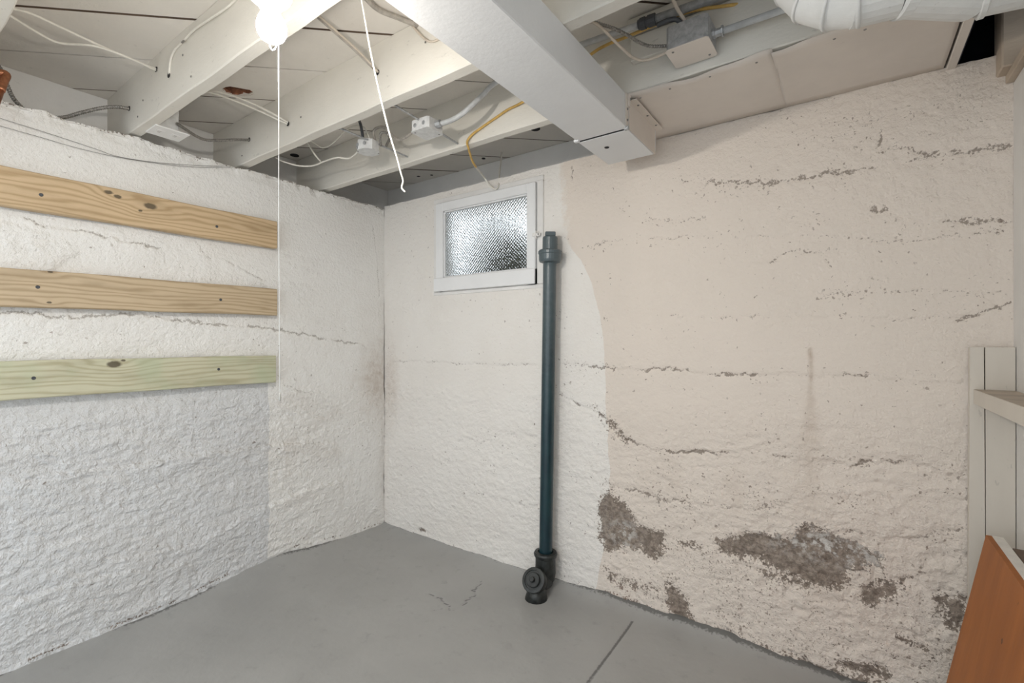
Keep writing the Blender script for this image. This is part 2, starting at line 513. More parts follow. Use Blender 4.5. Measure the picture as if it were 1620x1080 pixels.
# ------------------------------------------------------------------ floor
def build_floor():
    xs = np.concatenate([np.arange(-0.16, 3.0, 0.009), np.linspace(3.0, 4.4, 12)])
    ys = np.concatenate([np.linspace(-4.2, -2.2, 14)[:-1], np.arange(-2.2, 0.16, 0.009)])
    x, y = np.meshgrid(xs, ys, indexing='ij')
    z = 0.006 * (fbm(x * 2.2, y * 2.2, 3, 3) - 0.5) + 0.0025 * (fbm(x * 11, y * 11, 5, 3) - 0.5)
    lip = 0.055 * np.exp(-((y + 0.72) / 0.40) ** 2) + 0.012 + 0.012 * (fbm(y * 6, x * 0, 9, 3) - 0.5)
    z += lip * np.exp(-np.clip(x, 0, 9) / 0.09)
    lip2 = 0.022 + 0.014 * (fbm(x * 7, x * 0, 11, 3) - 0.5) + 0.02 * sst(x, 1.2, 1.6) * (1 - sst(x, 2.0, 2.5))
    z += lip2 * np.exp(-np.clip(-y, 0, 9) / 0.05)
    wx = x + 0.05 * (fbm(x * 28, y * 28, 21, 3, .6) - 0.5); wy = y + 0.05 * (fbm(x * 28, y * 28, 31, 3, .6) - 0.5)
    brk = 0.35 + 0.65 * sst(fbm(x * 18, y * 18, 35, 2), 0.35, 0.55)
    crack = np.zeros(x.shape)
    for poly, w, s in (
        ([(0.863,-0.436),(0.935,-0.441),(1.004,-0.471),(1.026,-0.487),(1.066,-0.446),(1.054,-0.396),(1.021,-0.288),(0.995,-0.201)], .007, .9),
        ([(0.967,-0.572),(0.965,-0.542),(1.005,-0.502)], .006, .6), ([(0.853,-0.31),(0.831,-0.277),(0.838,-0.232)], .006, .55),
        ([(1.746,-0.096),(1.748,-0.334),(1.752,-0.547),(1.757,-0.73)], .0075, 1.0),
        ([(0.921,-0.915),(0.992,-0.933),(1.053,-0.996)], .006, .35)):
        d = polydist(wx if s < 1 else x, wy if s < 1 else y, poly)
        g = np.exp(-(d / w) ** 2) * s * (brk if s < 1 else 1)
        crack = np.maximum(crack, g)
    z -= 0.003 * crack
    dl = np.clip(x, 0, 9); db = np.clip(-y, 0, 9)
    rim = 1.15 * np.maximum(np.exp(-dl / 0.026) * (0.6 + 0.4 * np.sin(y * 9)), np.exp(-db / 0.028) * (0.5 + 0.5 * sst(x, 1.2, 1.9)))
    co = np.stack([x, y, z], -1)
    keep = np.ones((len(xs) - 1, len(ys) - 1), bool)
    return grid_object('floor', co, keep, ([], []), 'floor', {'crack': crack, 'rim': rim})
build_floor()

# ------------------------------------------------------------------ left wall (plane x = 0)
def build_wall_left():
    ys = np.concatenate([np.linspace(-4.2, -2.1, 16)[:-1], np.arange(-2.1, 0.0001, 0.005)])
    zs = np.linspace(-0.03, ZT, 428)
    y, z = np.meshgrid(ys, zs, indexing='ij')
    big = fbm(y * 2.0, z * 3.0, 41, 3) - 0.5
    rz = 0.20 + 0.80 * sst(1.02 - z + 0.10 * big, -0.05, 0.16)
    rough = np.maximum(rz, 0.62 * sst(fbm(y * 2.2, z * 4, 44, 2), 0.45, 0.6) * sst(z, 1.40, 1.5) * sst(1.75 - z, 0, .12))
    rough = np.maximum(rough, 0.38 * sst(1.45 - z, 0, 0.1))
    rough *= 0.55 + 0.45 * sst(-y, 0.25, 0.9)
    wy = y + 0.05 * (fbm(y * 7, z * 7, 50, 3) - 0.5); wz = z + 0.035 * (fbm(y * 6, z * 9, 54, 3) - 0.5)
    r1 = 1 - np.abs(2 * fbm(wy * 8, wz * 27, 60, 4, 0.6) - 1)
    r2 = fbm(wy * 30, wz * 75, 70, 2, 0.6)
    steps = fbm(wy * 2.5 + 3, wz * 15, 80, 3, 0.5)
    h = rough * (0.0085 * (r1 - 0.7) + 0.0065 * (r2 - 0.5) + 0.013 * (steps - 0.5)) + 0.012 * big
    crack = np.zeros(y.shape)
    jy = y + 0.020 * (fbm(y * 45, z * 45, 90, 3) - 0.5); jz = z + 0.030 * (fbm(y * 40, z * 40, 94, 3, .65) - 0.5)
    for poly, w, s, st in (
        ([(-1.693,1.687),(-1.642,1.666),(-1.526,1.669),(-1.446,1.66),(-1.373,1.649),(-1.263,1.639)], .006, .8, .006),
        ([(-1.114,1.693),(-1.084,1.653),(-1.054,1.612)], .006, .5, .003), ([(-0.991,1.627),(-0.876,1.578),(-0.805,1.543)], .006, .6, .005),
        ([(-1.753,1.33),(-1.682,1.336),(-1.596,1.318),(-1.452,1.334),(-1.333,1.345),(-1.289,1.33),(-1.172,1.321),(-1.0,1.302),(-0.805,1.3),(-0.582,1.267),(-0.467,1.242),(-0.233,1.212),(-0.157,1.196)], .007, .8, .007),
        ([(-0.692,0.983),(-0.574,0.938),(-0.467,0.925)], .006, .6, .004),
        ([(-1.373,0.693),(-1.182,0.696),(-0.994,0.685),(-0.805,0.676),(-0.649,0.665),(-0.371,0.618)], .008, .48, .012),
        ([(-1.41,0.306),(-1.232,0.286),(-1.073,0.29),(-0.854,0.341),(-0.612,0.377),(-0.328,0.38)], .007, .25, .010),
        ([(-1.721,0.711),(-1.545,0.707),(-1.382,0.69)], .007, .3, .008),
        ([(-1.753,0.259),(-1.601,0.264),(-1.425,0.256),(-1.143,0.189)], .008, .2, .010),
        ([(-0.755,0.886),(-0.496,0.785),(-0.237,0.771)], .006, .35, .004),
        ([(-0.092,1.961),(-0.057,1.72),(-0.042,1.514)], .006, .5, .004)):
        d = polydist(jy, jz, poly)
        gate = sst(fbm(y * 12, z * 12, 99, 2), 0.30, 0.52)
        crack = np.maximum(crack, np.exp(-(d / w) ** 2) * s * (0.35 + 0.65 * gate))
        # the pour below each lift line stands a little prouder
        zl = np.interp(y, [p[0] for p in poly], [p[1] for p in poly])
        span = sst(y, min(p[0] for p in poly) - .03, min(p[0] for p in poly) + .03) * (1 - sst(y, max(p[0] for p in poly) - .03, max(p[0] for p in poly) + .03))
        h += st * span * sst(zl - jz, -0.004, 0.006) * np.exp(-np.clip(zl - z, 0, 9) / 0.10)
    h -= 0.004 * crack
    edge = 0.020 * (fbm(y * 14, z * 0, 110, 4, 0.65) - 0.5)
    top = sst(z, ZT - 0.06, ZT)
    zz = z + edge * top
    h -= 0.03 * top * np.clip(fbm(y * 20, z * 20, 113, 3) - 0.35, 0, 1)
    h += 0.012 * np.exp(-np.clip(z, 0, 9) / 0.03) * fbm(y * 9, z * 9, 117, 3)
    h = np.where(y > -0.012, np.minimum(h, 0.012), h)
    x = h
    ed = -0.772 + 0.022 * (fbm(z * 13, y * 0 + 2, 121, 3) - 0.5)
    coat = sst(ed - y, -0.006, 0.006) * sst(1.02 - z, -0.02, 0.04)
    damp = 0.55 * np.exp(-((y + 0.08) / 0.10) ** 2) * np.exp(-((z - 0.98) / 0.20) ** 2) + 0.22 * np.exp(-((y + 0.0) / 0.05) ** 2) * sst(1.9 - z, 0, 1.0)
    damp += 0.16 * sst(fbm(y * 5, z * 9, 131, 4), 0.55, 0.75) * sst(-y, 0, 0.1) * sst(y + 0.75, 0, .1) * sst(1.2 - z, 0, .3)
    loss = np.clip((0.50 + 0.10 * sst(-y, .8, 1.1)) * np.exp(-np.abs(z - 0.06 * np.exp(-((y + .72) / .4) ** 2) - 0.03) / 0.014), 0, .85) * (fbm(y * 8, z * 3, 141, 2) > .5)
    loss += 0.42 * top ** 4
    pits = 0.012 + 0.03 * sst(0.9 - z, 0, .3) * sst(y + .75, 0, .1) + 0.06 * sst(z, ZT - .05, ZT)
    co = np.stack([x, y, zz], -1)
    keep = np.ones((len(ys) - 1, len(zs) - 1), bool)
    V, F = box(-0.34, -0.06, -4.2, 0.34, -0.05, ZT - 0.03)
    F = [tuple(f) for f in F]
    # ledge from the rough face back to the sill
    b = len(V)
    V += [(0.0, -4.2, ZT - 0.012), (0.0, 0.0, ZT - 0.012), (-0.34, 0.34, ZT - 0.012), (-0.34, -4.2, ZT - 0.012)]
    F.append((b, b + 1, b + 2, b + 3))
    zero = np.zeros(y.shape)
    return grid_object('wall_left', co, keep, (V, F), 'wall_left',
                       {'coat': coat, 'damp': damp, 'loss': loss, 'salt': zero, 'red': zero, 'crack': crack, 'pits': pits, 'rough': rough})
build_wall_left()

# ------------------------------------------------------------------ back wall with the window (plane y = 0)
WX0, WX1, WZ0, WZ1 = 0.480, 1.235, 1.522, 2.055
def build_wall_back():
    xs = np.concatenate([np.arange(0.0, 3.06, 0.005), np.linspace(3.06, 4.2, 8)])
    zs = np.linspace(-0.03, ZT + 0.014, 430)
    x, z = np.meshgrid(xs, zs, indexing='ij')
    big = fbm(x * 1.8, z * 2.6, 241, 3) - 0.5
    low = sst(1.02 - z + 0.08 * big, -0.02, 0.14)
    rough = 0.18 + 0.35 * low + 0.30 * sst(x, 1.7, 2.4) * sst(0.75 - z, 0, .2) + 0.25 * sst(x, 2.0, 2.8) * sst(z, 1.45, 1.8)
    wx = x + 0.05 * (fbm(x * 7, z * 7, 250, 3) - 0.5); wz = z + 0.03 * (fbm(x * 6, z * 9, 254, 3) - 0.5)
    r1 = 1 - np.abs(2 * fbm(wx * 12, wz * 22, 260, 4, 0.55) - 1)
    r2 = fbm(wx * 36, wz * 50, 270, 3, 0.6)
    steps = fbm(wx * 2.5 + 3, wz * 13, 280, 3, 0.5)
    h = rough * (0.014 * (r1 - 0.7) + 0.010 * (r2 - 0.5) + 0.008 * (steps - 0.5)) + 0.010 * big
    jx = x + 0.024 * (fbm(x * 45, z * 45, 290, 3) - 0.5); jz = z + 0.034 * (fbm(x * 40, z * 40, 294, 3, .65) - 0.5)
    crack = np.zeros(x.shape); pits = np.zeros(x.shape)
    gate = sst(fbm(x * 11, z * 11, 299, 2), 0.34, 0.56)
    for poly, w, s, st, pw in (
        ([(1.348,1.113),(1.487,1.108),(1.585,1.096),(1.739,1.095),(1.908,1.109),(2.038,1.092),(2.158,1.092),(2.292,1.102),(2.416,1.102),(2.511,1.106),(2.619,1.097),(2.702,1.086),(2.766,1.089),(2.827,1.09)], .006, .85, .004, .10),
        ([(0.075,1.092),(0.367,1.107),(0.628,1.098),(0.909,1.102),(1.198,1.1)], .006, .55, .005, .02),
        ([(1.33,0.97),(1.436,0.915),(1.537,0.886),(1.601,0.844),(1.664,0.786),(1.724,0.765),(1.797,0.745),(1.881,0.748),(2.012,0.76),(2.135,0.769)], .007, .95, .005, .05),
        ([(1.797,0.74),(1.811,0.677),(1.848,0.627),(1.825,0.526),(1.839,0.417)], .006, .7, .0, .06),
        ([(2.281,0.779),(2.375,0.783),(2.455,0.785),(2.53,0.784),(2.619,0.809),(2.686,0.823),(2.719,0.813),(2.812,0.8)], .008, .95, .006, .22),
        ([(1.585,0.554),(1.709,0.547),(1.853,0.531),(1.987,0.538),(2.111,0.554),(2.226,0.57),(2.334,0.611)], .007, .75, .003, .25),
        ([(2.493,0.539),(2.619,0.546),(2.719,0.57),(2.812,0.623)], .007, .8, .003, .25),
        ([(1.494,1.681),(1.664,1.697),(1.881,1.675),(2.111,1.651),(2.334,1.626),(2.53,1.596),(2.653,1.563),(2.781,1.566),(2.913,1.561)], .005, .55, .003, .04),
        ([(1.881,1.334),(2.111,1.327),(2.334,1.315),(2.493,1.311),(2.702,1.298),(2.827,1.305),(2.913,1.312)], .005, .5, .002, .0),
        ([(1.935,1.915),(2.111,1.873),(2.292,1.838),(2.455,1.844),(2.619,1.832),(2.781,1.843),(2.927,1.825)], .008, .72, .004, .28),
        ([(1.664,1.837),(1.853,1.745),(2.111,1.739),(2.416,1.692)], .006, .5, .002, .14),
        ([(2.584,1.689),(2.702,1.638),(2.827,1.609),(2.927,1.595)], .007, .7, .003, .25),
        ([(2.27,1.531),(2.355,1.57),(2.435,1.55),(2.464,1.501)], .006, .55, .002, .12),
        ([(2.416,1.4),(2.619,1.399),(2.75,1.387),(2.913,1.371)], .006, .5, .002, .16),
        ([(2.812,1.291),(2.87,1.324),(2.927,1.341)], .007, .75, .003, .2),
        ([(2.601,2.071),(2.575,2.023),(2.61,1.959),(2.601,1.906)], .006, .8, .0, .12),
        ([(2.636,1.876),(2.686,1.882),(2.735,1.843)], .007, .7, .0, .2),
        ([(0.702,0.676),(0.819,0.654),(0.996,0.727),(1.198,0.733)], .006, .45, .004, .08),
        ([(0.819,0.369),(0.996,0.367),(1.198,0.356)], .006, .4, .003, .14),
        ([(2.416,0.791),(2.402,0.683),(2.406,0.613)], .005, .35, .0, .0),
        ([(1.34,1.541),(1.333,1.446),(1.326,1.288)], .006, .5, .0, .0),
        ([(-0.032,2.046),(-0.013,1.812),(-0.025,1.519)], .007, .5, .0, .0),
        ([(1.401,2.091),(1.401,2.019)], .004, .8, .0, .0)):
        d = polydist(jx, jz, poly)
        crack = np.maximum(crack, np.exp(-(d / w) ** 2) * s * (0.25 + 0.75 * gate))
        pits += pw * np.exp(-(d / 0.035) ** 2)
        if st:
            zl = np.interp(x, [p[0] for p in poly], [p[1] for p in poly])
            lo, hi = poly[0][0], poly[-1][0]
            span = sst(x, lo - .03, lo + .03) * (1 - sst(x, hi - .03, hi + .03))
            h -= st * span * sst(zl - jz, -0.004, 0.006) * np.exp(-np.clip(zl - z, 0, 9) / 0.09)
    # bare patches where the damp has thrown the paint off
    loss = np.full(x.shape, 0.0)
    nx = x + 0.05 * (fbm(x * 9, z * 9, 310, 4, .6) - 0.5); nz = z + 0.05 * (fbm(x * 9, z * 9, 320, 4, .6) - 0.5)
    patches = (
        ([(1.592,0.525),(1.664,0.48),(1.739,0.406),(1.859,0.366),(1.87,0.308),(1.825,0.263),(1.709,0.278),(1.569,0.231),(1.537,0.283),(1.546,0.412)], .95),
        ([(2.057,0.413),(2.181,0.46),(2.334,0.479),(2.371,0.54),(2.493,0.521),(2.605,0.481),(2.612,0.431),(2.53,0.401),(2.493,0.338),(2.355,0.328),(2.226,0.354),(2.087,0.363)], .98),
        ([(2.181,0.329),(2.313,0.341),(2.416,0.311),(2.375,0.287),(2.249,0.29)], .72),
        ([(2.544,0.345),(2.636,0.409),(2.686,0.434),(2.678,0.357),(2.584,0.283),(2.539,0.291)], .85),
        ([(2.75,0.394),(2.827,0.393),(2.827,0.291),(2.774,0.304)], .98),
        ([(1.875,0.196),(1.948,0.144),(1.982,0.021),(1.886,-0.007),(1.867,0.092)], .9),
        ([(2.478,0.077),(2.619,0.102),(2.644,0.058),(2.511,0.031)], .92),
        ([(2.61,0.237),(2.653,0.23),(2.766,0.208),(2.75,0.181),(2.653,0.204)], .68),
        ([(1.537,0.199),(1.617,0.161),(1.739,0.151),(1.867,0.147),(1.853,0.101),(1.585,0.078)], .6),
        ([(1.908,0.356),(1.987,0.38),(2.007,0.353),(1.935,0.324)], .75),
        ([(1.514,0.921),(1.601,0.868),(1.709,0.777),(1.679,0.747),(1.579,0.806)], .72))
    for poly, s in patches:
        sd = sdist(nx, nz, poly)
        loss = np.maximum(loss, s * sst(sd, -0.055, 0.050))
    foot = np.exp(-np.clip(z - 0.025, 0, 9) / (0.022 + 0.035 * sst(x, 1.3, 1.9))) * (0.30 + 0.55 * sst(x, 1.28, 1.45))
    loss = np.maximum(loss, foot * (0.55 + 0.75 * (fbm(x * 6, z * 5, 330, 3) - 0.3)))
    lowright = sst(x, 1.55, 1.9) * sst(0.55 - z, 0, .25)
    loss = np.maximum(loss, 0.24 * lowright)
    loss = np.maximum(loss, 0.85 * np.exp(-(((x - (0.356,0,0.056)[0]) / .035) ** 2 + ((z - (0.356,0,0.056)[2]) / .018) ** 2)))
    salt = np.clip(np.exp(-(((x - (2.455,0,0.473)[0]) / .20) ** 2 + ((z - (2.455,0,0.473)[2]) / .055) ** 2)) + np.exp(-(((x - (1.664,0,0.334)[0]) / .06) ** 2 + ((z - (1.664,0,0.334)[2]) / .06) ** 2)), 0, 1)
    red = np.exp(-((x - 1.40) / .12) ** 2) * sst(0.14 - z, 0, .08) + 0.7 * np.exp(-((x - 1.62) / .2) ** 2) * sst(0.12 - z, 0, .06)
    h -= 0.005 * sst(loss + 0.9 * (fbm(x * 24, z * 24, 340, 3) - 0.5), 0.45, 0.6) + 0.005 * crack
    pits += 0.016 + 0.22 * lowright + 0.16 * sst(x, 1.5, 2.2) * sst(0.85 - z, 0, .2) + 0.07 * sst(x, 1.9, 2.6) * sst(z, 1.6, 1.95) + 0.03 * sst(0.7 - z, 0, .2)
    pits *= 0.15 + 1.9 * sst(fbm(x * 8, z * 12, 345, 3), 0.46, 0.66)
    # rust run and damp tints
    rx, rz0, rz1 = (2.4,0,1.205)[0], (2.4,0,1.205)[2], (2.4,0,0.781)[2]
    tt = np.clip((rz0 - z) / (rz0 - rz1), 0, 1.6)
    wid = 0.007 + 0.026 * sst(tt, .25, .9)
    run = np.exp(-(((x - rx + 0.008 * (fbm(z * 20, x * 0, 350, 2) - .5)) / wid) ** 2)) * sst(rz0 - z, -0.004, 0.012) * (1 - 0.75 * sst(tt, 0.75, 1.35)) * (0.85 - 0.42 * sst(tt, .15, .5))
    damp = run + 0.45 * np.exp(-((x - 0.07) / 0.06) ** 2) * np.exp(-((z - 0.95) / 0.28) ** 2) + 0.15 * np.exp(-(x / 0.04) ** 2) * sst(1.9 - z, 0, 1)
    damp += 0.18 * lowright * sst(fbm(x * 4, z * 6, 360, 3), .4, .7) + 0.22 * np.exp(-((x - 2.05) / .35) ** 2) * np.exp(-((z - .62) / .10) ** 2) * sst(fbm(x * 8, z * 3, 370, 3), .4, .7)
    ez = np.array([0.0, 0.25, 0.60, 0.98, 1.20, 1.344, 1.52, 1.62, 1.68, 1.75, 2.2])
    ex = np.array([1.52, 1.57, 1.60, 1.578, 1.568, 1.553, 1.50, 1.455, 1.40, 1.37, 1.33])
    edge = np.interp(z, ez, ex) + 0.012 * (fbm(z * 16, z * 0, 380, 3) - 0.5)
    coat = sst(x - edge, -0.006 - 0.25 * sst(z, 1.64, 1.80), 0.006 + 0.25 * sst(z, 1.64, 1.80))
    etop = 0.010 * (fbm(x * 14, z * 0, 390, 4, .65) - 0.5)
    zz = z + etop * sst(z, ZT - 0.05, ZT)
    y = -h
    hx = (x > WX0 - 0.02) & (x < WX1 + 0.02) & (z > WZ0 - 0.02) & (z < WZ1 + 0.02)
    y = np.where(hx, np.clip(y, -0.002, 0.012), y)
    co = np.stack([x, y, zz], -1)
    cx = (xs[:-1] + xs[1:]) / 2; cz = (zs[:-1] + zs[1:]) / 2
    keep = ~(((cx > WX0) & (cx < WX1))[:, None] & ((cz > WZ0) & (cz < WZ1))[None, :])
    # body of the wall behind the face, round the opening
    V, F = [], []
    for bx in ((-0.06, -0.02, -0.05, ZT - .03), (-0.02, WX0 - .004, -0.05, WZ0 - .004), (WX1 + .004, 4.2, -0.05, ZT - .03), (WX0 - .004, WX1 + .004, -0.05, WZ0 - .004), (WX0 - .004, WX1 + .004, WZ1 + .004, ZT - .03)):
        g = box(bx[0], bx[1], 0.03, 0.34, bx[2], bx[3])
        V, F = join((V, F), g)
    # splayed jamb left of the window
    b = len(V)
    fp = [(-0.02, 0.03), (WX0 - .004, 0.03), (WX0 - .004, 0.06), (0.02, 0.34), (-0.02, 0.34)]
    V = list(V) + [(a, c, zz_) for zz_ in (WZ0 - .004, ZT - .03) for a, c in fp]
    F = list(F) + [(b + i, b + (i + 1) % 5, b + 5 + (i + 1) % 5, b + 5 + i) for i in range(5)]
    b = len(V)
    V = list(V) + [(0.0, 0.0, ZT - .004), (4.2, 0.0, ZT - .004), (4.2, 0.34, ZT - .004), (-0.34, 0.34, ZT - .004)]
    F = list(F) + [(b, b + 1, b + 2, b + 3)]
    # narrow return of the render into the opening
    for (x0, z0, x1, z1) in ((WX0, WZ0, WX1, WZ0), (WX1, WZ0, WX1, WZ1), (WX1, WZ1, WX0, WZ1), (WX0, WZ1, WX0, WZ0)):
        b = len(V)
        V += [(x0, 0.0, z0), (x1, 0.0, z1), (x1, 0.05, z1), (x0, 0.05, z0)]
        F.append((b, b + 1, b + 2, b + 3))
    return grid_object('wall_back', co, keep, (V, F), 'wall_back',
                       {'coat': coat, 'damp': damp, 'loss': loss, 'salt': salt, 'red': red, 'crack': crack, 'pits': pits, 'rough': rough})
build_wall_back()

# ------------------------------------------------------------------ rim boards on the wall tops
tag(obj('trim_1', box(-0.34, -0.30, -4.2, 0.34, ZT - .02, ZF, .003), 'rim'), kind='structure')
tag(obj('trim_2', box(-0.30, 4.2, 0.28, 0.32, ZT - .02, ZF, .003), 'rim'), kind='structure')

# ------------------------------------------------------------------ ceiling: diagonal boards on a backing
def clip_rect(poly, x0, x1, y0, y1):
    def cut(P, f):
        out = []
        for i in range(len(P)):
            a, b = P[i], P[(i + 1) % len(P)]
            fa, fb = f(a), f(b)
            if fa >= 0: out.append(a)
            if (fa >= 0) != (fb >= 0):
                t = fa / (fa - fb)
                out.append((a[0] + (b[0] - a[0]) * t, a[1] + (b[1] - a[1]) * t))
        return out
    for f in (lambda p: p[0] - x0, lambda p: x1 - p[0], lambda p: p[1] - y0, lambda p: y1 - p[1]):
        if not poly: break
        poly = cut(poly, f)
    return poly

def build_ceiling():
    c = obj('ceiling', box(-0.34, 3.6, -3.2, 0.34, ZF + .022, ZF + .05), 'rawwood')
    tag(c, kind='structure')
    th = math.radians(42.4)
    d = Vector((math.cos(th), math.sin(th))); n = Vector((math.sin(th), -math.cos(th)))
    rnd = random.Random(4)
    hole_c = (0.273,-1.055,2.35)
    k = -3
    while True:
        q0 = 0.065 + 0.277 * k; q1 = q0 + 0.277
        k += 1
        if q0 > 4.8: break
        g = 0.0032 + rnd.random() * 0.0022
        P = [n * (q0 + g) + d * -6, n * (q0 + g) + d * 8, n * (q1 - g) + d * 8, n * (q1 - g) + d * -6]
        P = clip_rect([(p.x, p.y) for p in P], -0.34, 3.6, -3.2, 0.34)
        if len(P) < 3: continue
        z0 = ZF + rnd.uniform(-0.0012, 0.0012); z1 = ZF + 0.021
        hq = hole_c[0] * n.x + hole_c[1] * n.y
        m = len(P)
        if q0 < hq < q1:
            # this board has a broken hole: build it as an outline with a ragged opening
            bm = bmesh.new()
            ov = [bm.verts.new((p[0], p[1], z0)) for p in P]
            hv = []
            hr = random.Random(2)
            for i in range(14):
                a = 2 * math.pi * i / 14
                rr = 1 + 0.28 * (hr.random() - .5)
                s_, t_ = 0.058 * math.cos(a) * rr, 0.036 * math.sin(a) * rr
                p = Vector(hole_c[:2]) + d * s_ + n * t_
                hv.append(bm.verts.new((p.x, p.y, z0)))
            oe = [bm.edges.new((ov[i], ov[(i + 1) % m])) for i in range(m)]
            he = [bm.edges.new((hv[i], hv[(i + 1) % 14])) for i in range(14)]
            bmesh.ops.triangle_fill(bm, use_beauty=True, use_dissolve=False, edges=oe + he)
            r = bmesh.ops.extrude_face_region(bm, geom=bm.faces[:])
            for v in r['geom']:
                if isinstance(v, bmesh.types.BMVert): v.co.z = z1
            bmesh.ops.recalc_face_normals(bm, faces=bm.faces[:])
            obj('ceiling_board', from_bm(bm), 'board', c)
            V, F = [], []
            for i in range(14):
                a = 2 * math.pi * i / 14
                for rr, z in ((1.02 + 0.2 * hr.random(), z0 - 0.0006), (0.80 + 0.25 * hr.random(), z0 + .006), (0.9, z1)):
                    p = Vector(hole_c[:2]) + d * (0.056 * math.cos(a) * rr) + n * (0.034 * math.sin(a) * rr)
                    V.append((p.x, p.y, z))
            for i in range(14):
                j = (i + 1) % 14
                for s in range(2):
                    F.append((i * 3 + s, j * 3 + s, j * 3 + s + 1, i * 3 + s + 1))
            tag(obj('splintered_rim', join((V, F), box(hole_c[0] - .03, hole_c[0] + .015, hole_c[1] - .05, hole_c[1] + .04, z1 - .004, z1 + .0005)), 'brokenwood', c), 'broken reddish wood edge of the hole')
            continue
        V = [(p[0], p[1], z0) for p in P] + [(p[0], p[1], z1) for p in P]
        F = [tuple(range(m - 1, -1, -1)), tuple(range(m, 2 * m))] + [(i, (i + 1) % m, m + (i + 1) % m, m + i) for i in range(m)]
        bo = obj('ceiling_board', (V, F), 'board', c)
        bo.data.materials.append(M['rawwood'])
        for pl in bo.data.polygons[2:]: pl.material_index = 1
    for (x, y, r) in ((*(-0.221,-0.498,2.348)[:2], .026), (*(1.161,0.04,2.348)[:2], .026), (*(0.121,0.192,2.348)[:2], .012), (*(0.212,0.226,2.348)[:2], .010), (*(0.68,0.202,2.348)[:2], .012)):
        obj('knot_hole', xform(lathe([(r, 0), (r * .96, .003), (r * .5, .0035)], 16), Matrix.Translation((x, y, ZF - .0022))), 'dark', c)
build_ceiling()

# ------------------------------------------------------------------ joists
def joist(y0, y1, label, x1=3.6):
    V, F = [], []
    n = 40
    rnd = random.Random(int(-y0 * 1000))
    for i in range(n + 1):
        x = -0.30 + (x1 + 0.30) * i / n
        w = 0.0018 * math.sin(i * 1.3 + y0 * 9) + rnd.uniform(-.0008, .0008)
        b = 0.004
        ring = [(y0 + w, ZF - .001), (y0 + w, ZJ + b), (y0 + w + b, ZJ), (y1 + w - b, ZJ), (y1 + w, ZJ + b), (y1 + w, ZF - .001)]
        V += [(x, a, z) for a, z in ring]
    for i in range(n):
        for k in range(6):
            a = i * 6 + k; c = i * 6 + (k + 1) % 6
            F.append((a, a + 6, c + 6, c))
    F += [(0, 1, 2, 3, 4, 5), tuple(n * 6 + k for k in (5, 4, 3, 2, 1, 0))]
    return tag(obj('ceiling_joist', (V, F), 'joist'), label, 'joist', 'painted joists under the floor boards')
joist(-1.868, -1.820, 'white joist at top left corner of the photo, nearest the viewer')
J1 = joist(-1.370, -1.324, 'cream painted joist that carries the bare light bulb')
J2 = joist(-0.915, -0.867, 'long cream joist lit by the bulb, second from the back wall')
joist(-0.440, -0.393, 'painted joist nearest the window with metal boxes beside it')
joist(-2.345, -2.300, 'painted joist overhead behind the viewer')

for J, pts in ((J1, ((.299, -1.3725, 2.291), (0.424,-1.373,2.228), (-.001, -1.3725, 2.222))), (J2, ((.446, -.9175, 2.208), (.093, -.9175, 2.223), (1.066, -.9175, 2.238)))):
    for p in pts:
        obj('cable_hole', xform(lathe([(.0105, 0), (.0105, .0008), (.004, .001)], 14), orient(p, (0, -1, 0))), 'dark', J)
for J, y_, xs_ in ((J1, -1.3725, (.10, .16, .55, .62)), (J2, -.9175, (.02, .55, 1.32))):
    for q_, x_ in enumerate(xs_):
        obj('nail_head', xform(lathe([(.004, 0), (.0035, .0012)], 8), orient((x_, y_, 2.16 + .05 * (q_ % 3)), (0, -1, 0))), 'steel', J)

# ------------------------------------------------------------------ window
def build_window():
    w = empty('window_1', ((WX0 + WX1) / 2, 0, WZ0), None, None, kind='structure')
    x0, x1, z0, z1 = 0.478, 1.198, 1.522, 2.052
    g0, g1, h0, h1 = 0.548, 1.147, 1.602, 1.996
    obj('window_casing', box(WX0 - .020, WX0 + .030, -0.006, 0.10, WZ0 - .004, WZ1, .002), 'casing', w)
    obj('window_casing', box(x1 + .004, WX1 + .004, -0.010, 0.10, WZ0, WZ1, .002), 'casing', w)
    obj('window_casing', box(WX0 - .020, WX1 + .004, -0.007, 0.10, WZ1 - .010, WZ1 + .024, .002), 'casing', w)
    obj('window_sill', box(WX0 - .025, WX1 + .006, -0.004, 0.10, WZ0 - .022, WZ0 - .002, .003), 'casing', w)
    obj('sash_stile', box(x0 + .014, g0, -0.022, 0.020, z0, z1 - .004, .003), 'sash', w)
    obj('sash_stile', box(g1, x1, -0.022, 0.020, z0, z1 - .004, .003), 'sash', w)
    obj('sash_rail', box(x0, x1, -0.028, 0.020, z0, h0, .003), 'sash', w)
    obj('sash_rail', box(g0, g1, -0.022, 0.020, h1, z1 - .004, .003), 'sash', w)
    for a in ((g0, g0 + .008, h0, h1), (g1 - .008, g1, h0, h1), (g0, g1, h0, h0 + .008), (g0, g1, h1 - .008, h1)):
        obj('glazing_bead', box(a[0], a[1], -0.012, 0.012, a[2], a[3], .002), 'sash', w)
    obj('pane', box(g0 + .002, g1 - .002, 0.000, 0.004, h0 + .002, h1 - .002), 'glass', w)
    lt = obj('latch', join(box(x1 - .012, x1 + .034, -0.032, -0.020, 1.762, 1.780, .003), box(x1 + .006, x1 + .014, -0.036, -0.020, 1.752, 1.790, .002)), 'casing', w)
    obj('latch_screw', xform(lathe([(.004, 0), (.003, .003)], 10), orient((x1 + .026, -.032, 1.771), (0, -1, 0))), 'steel', lt)
build_window()

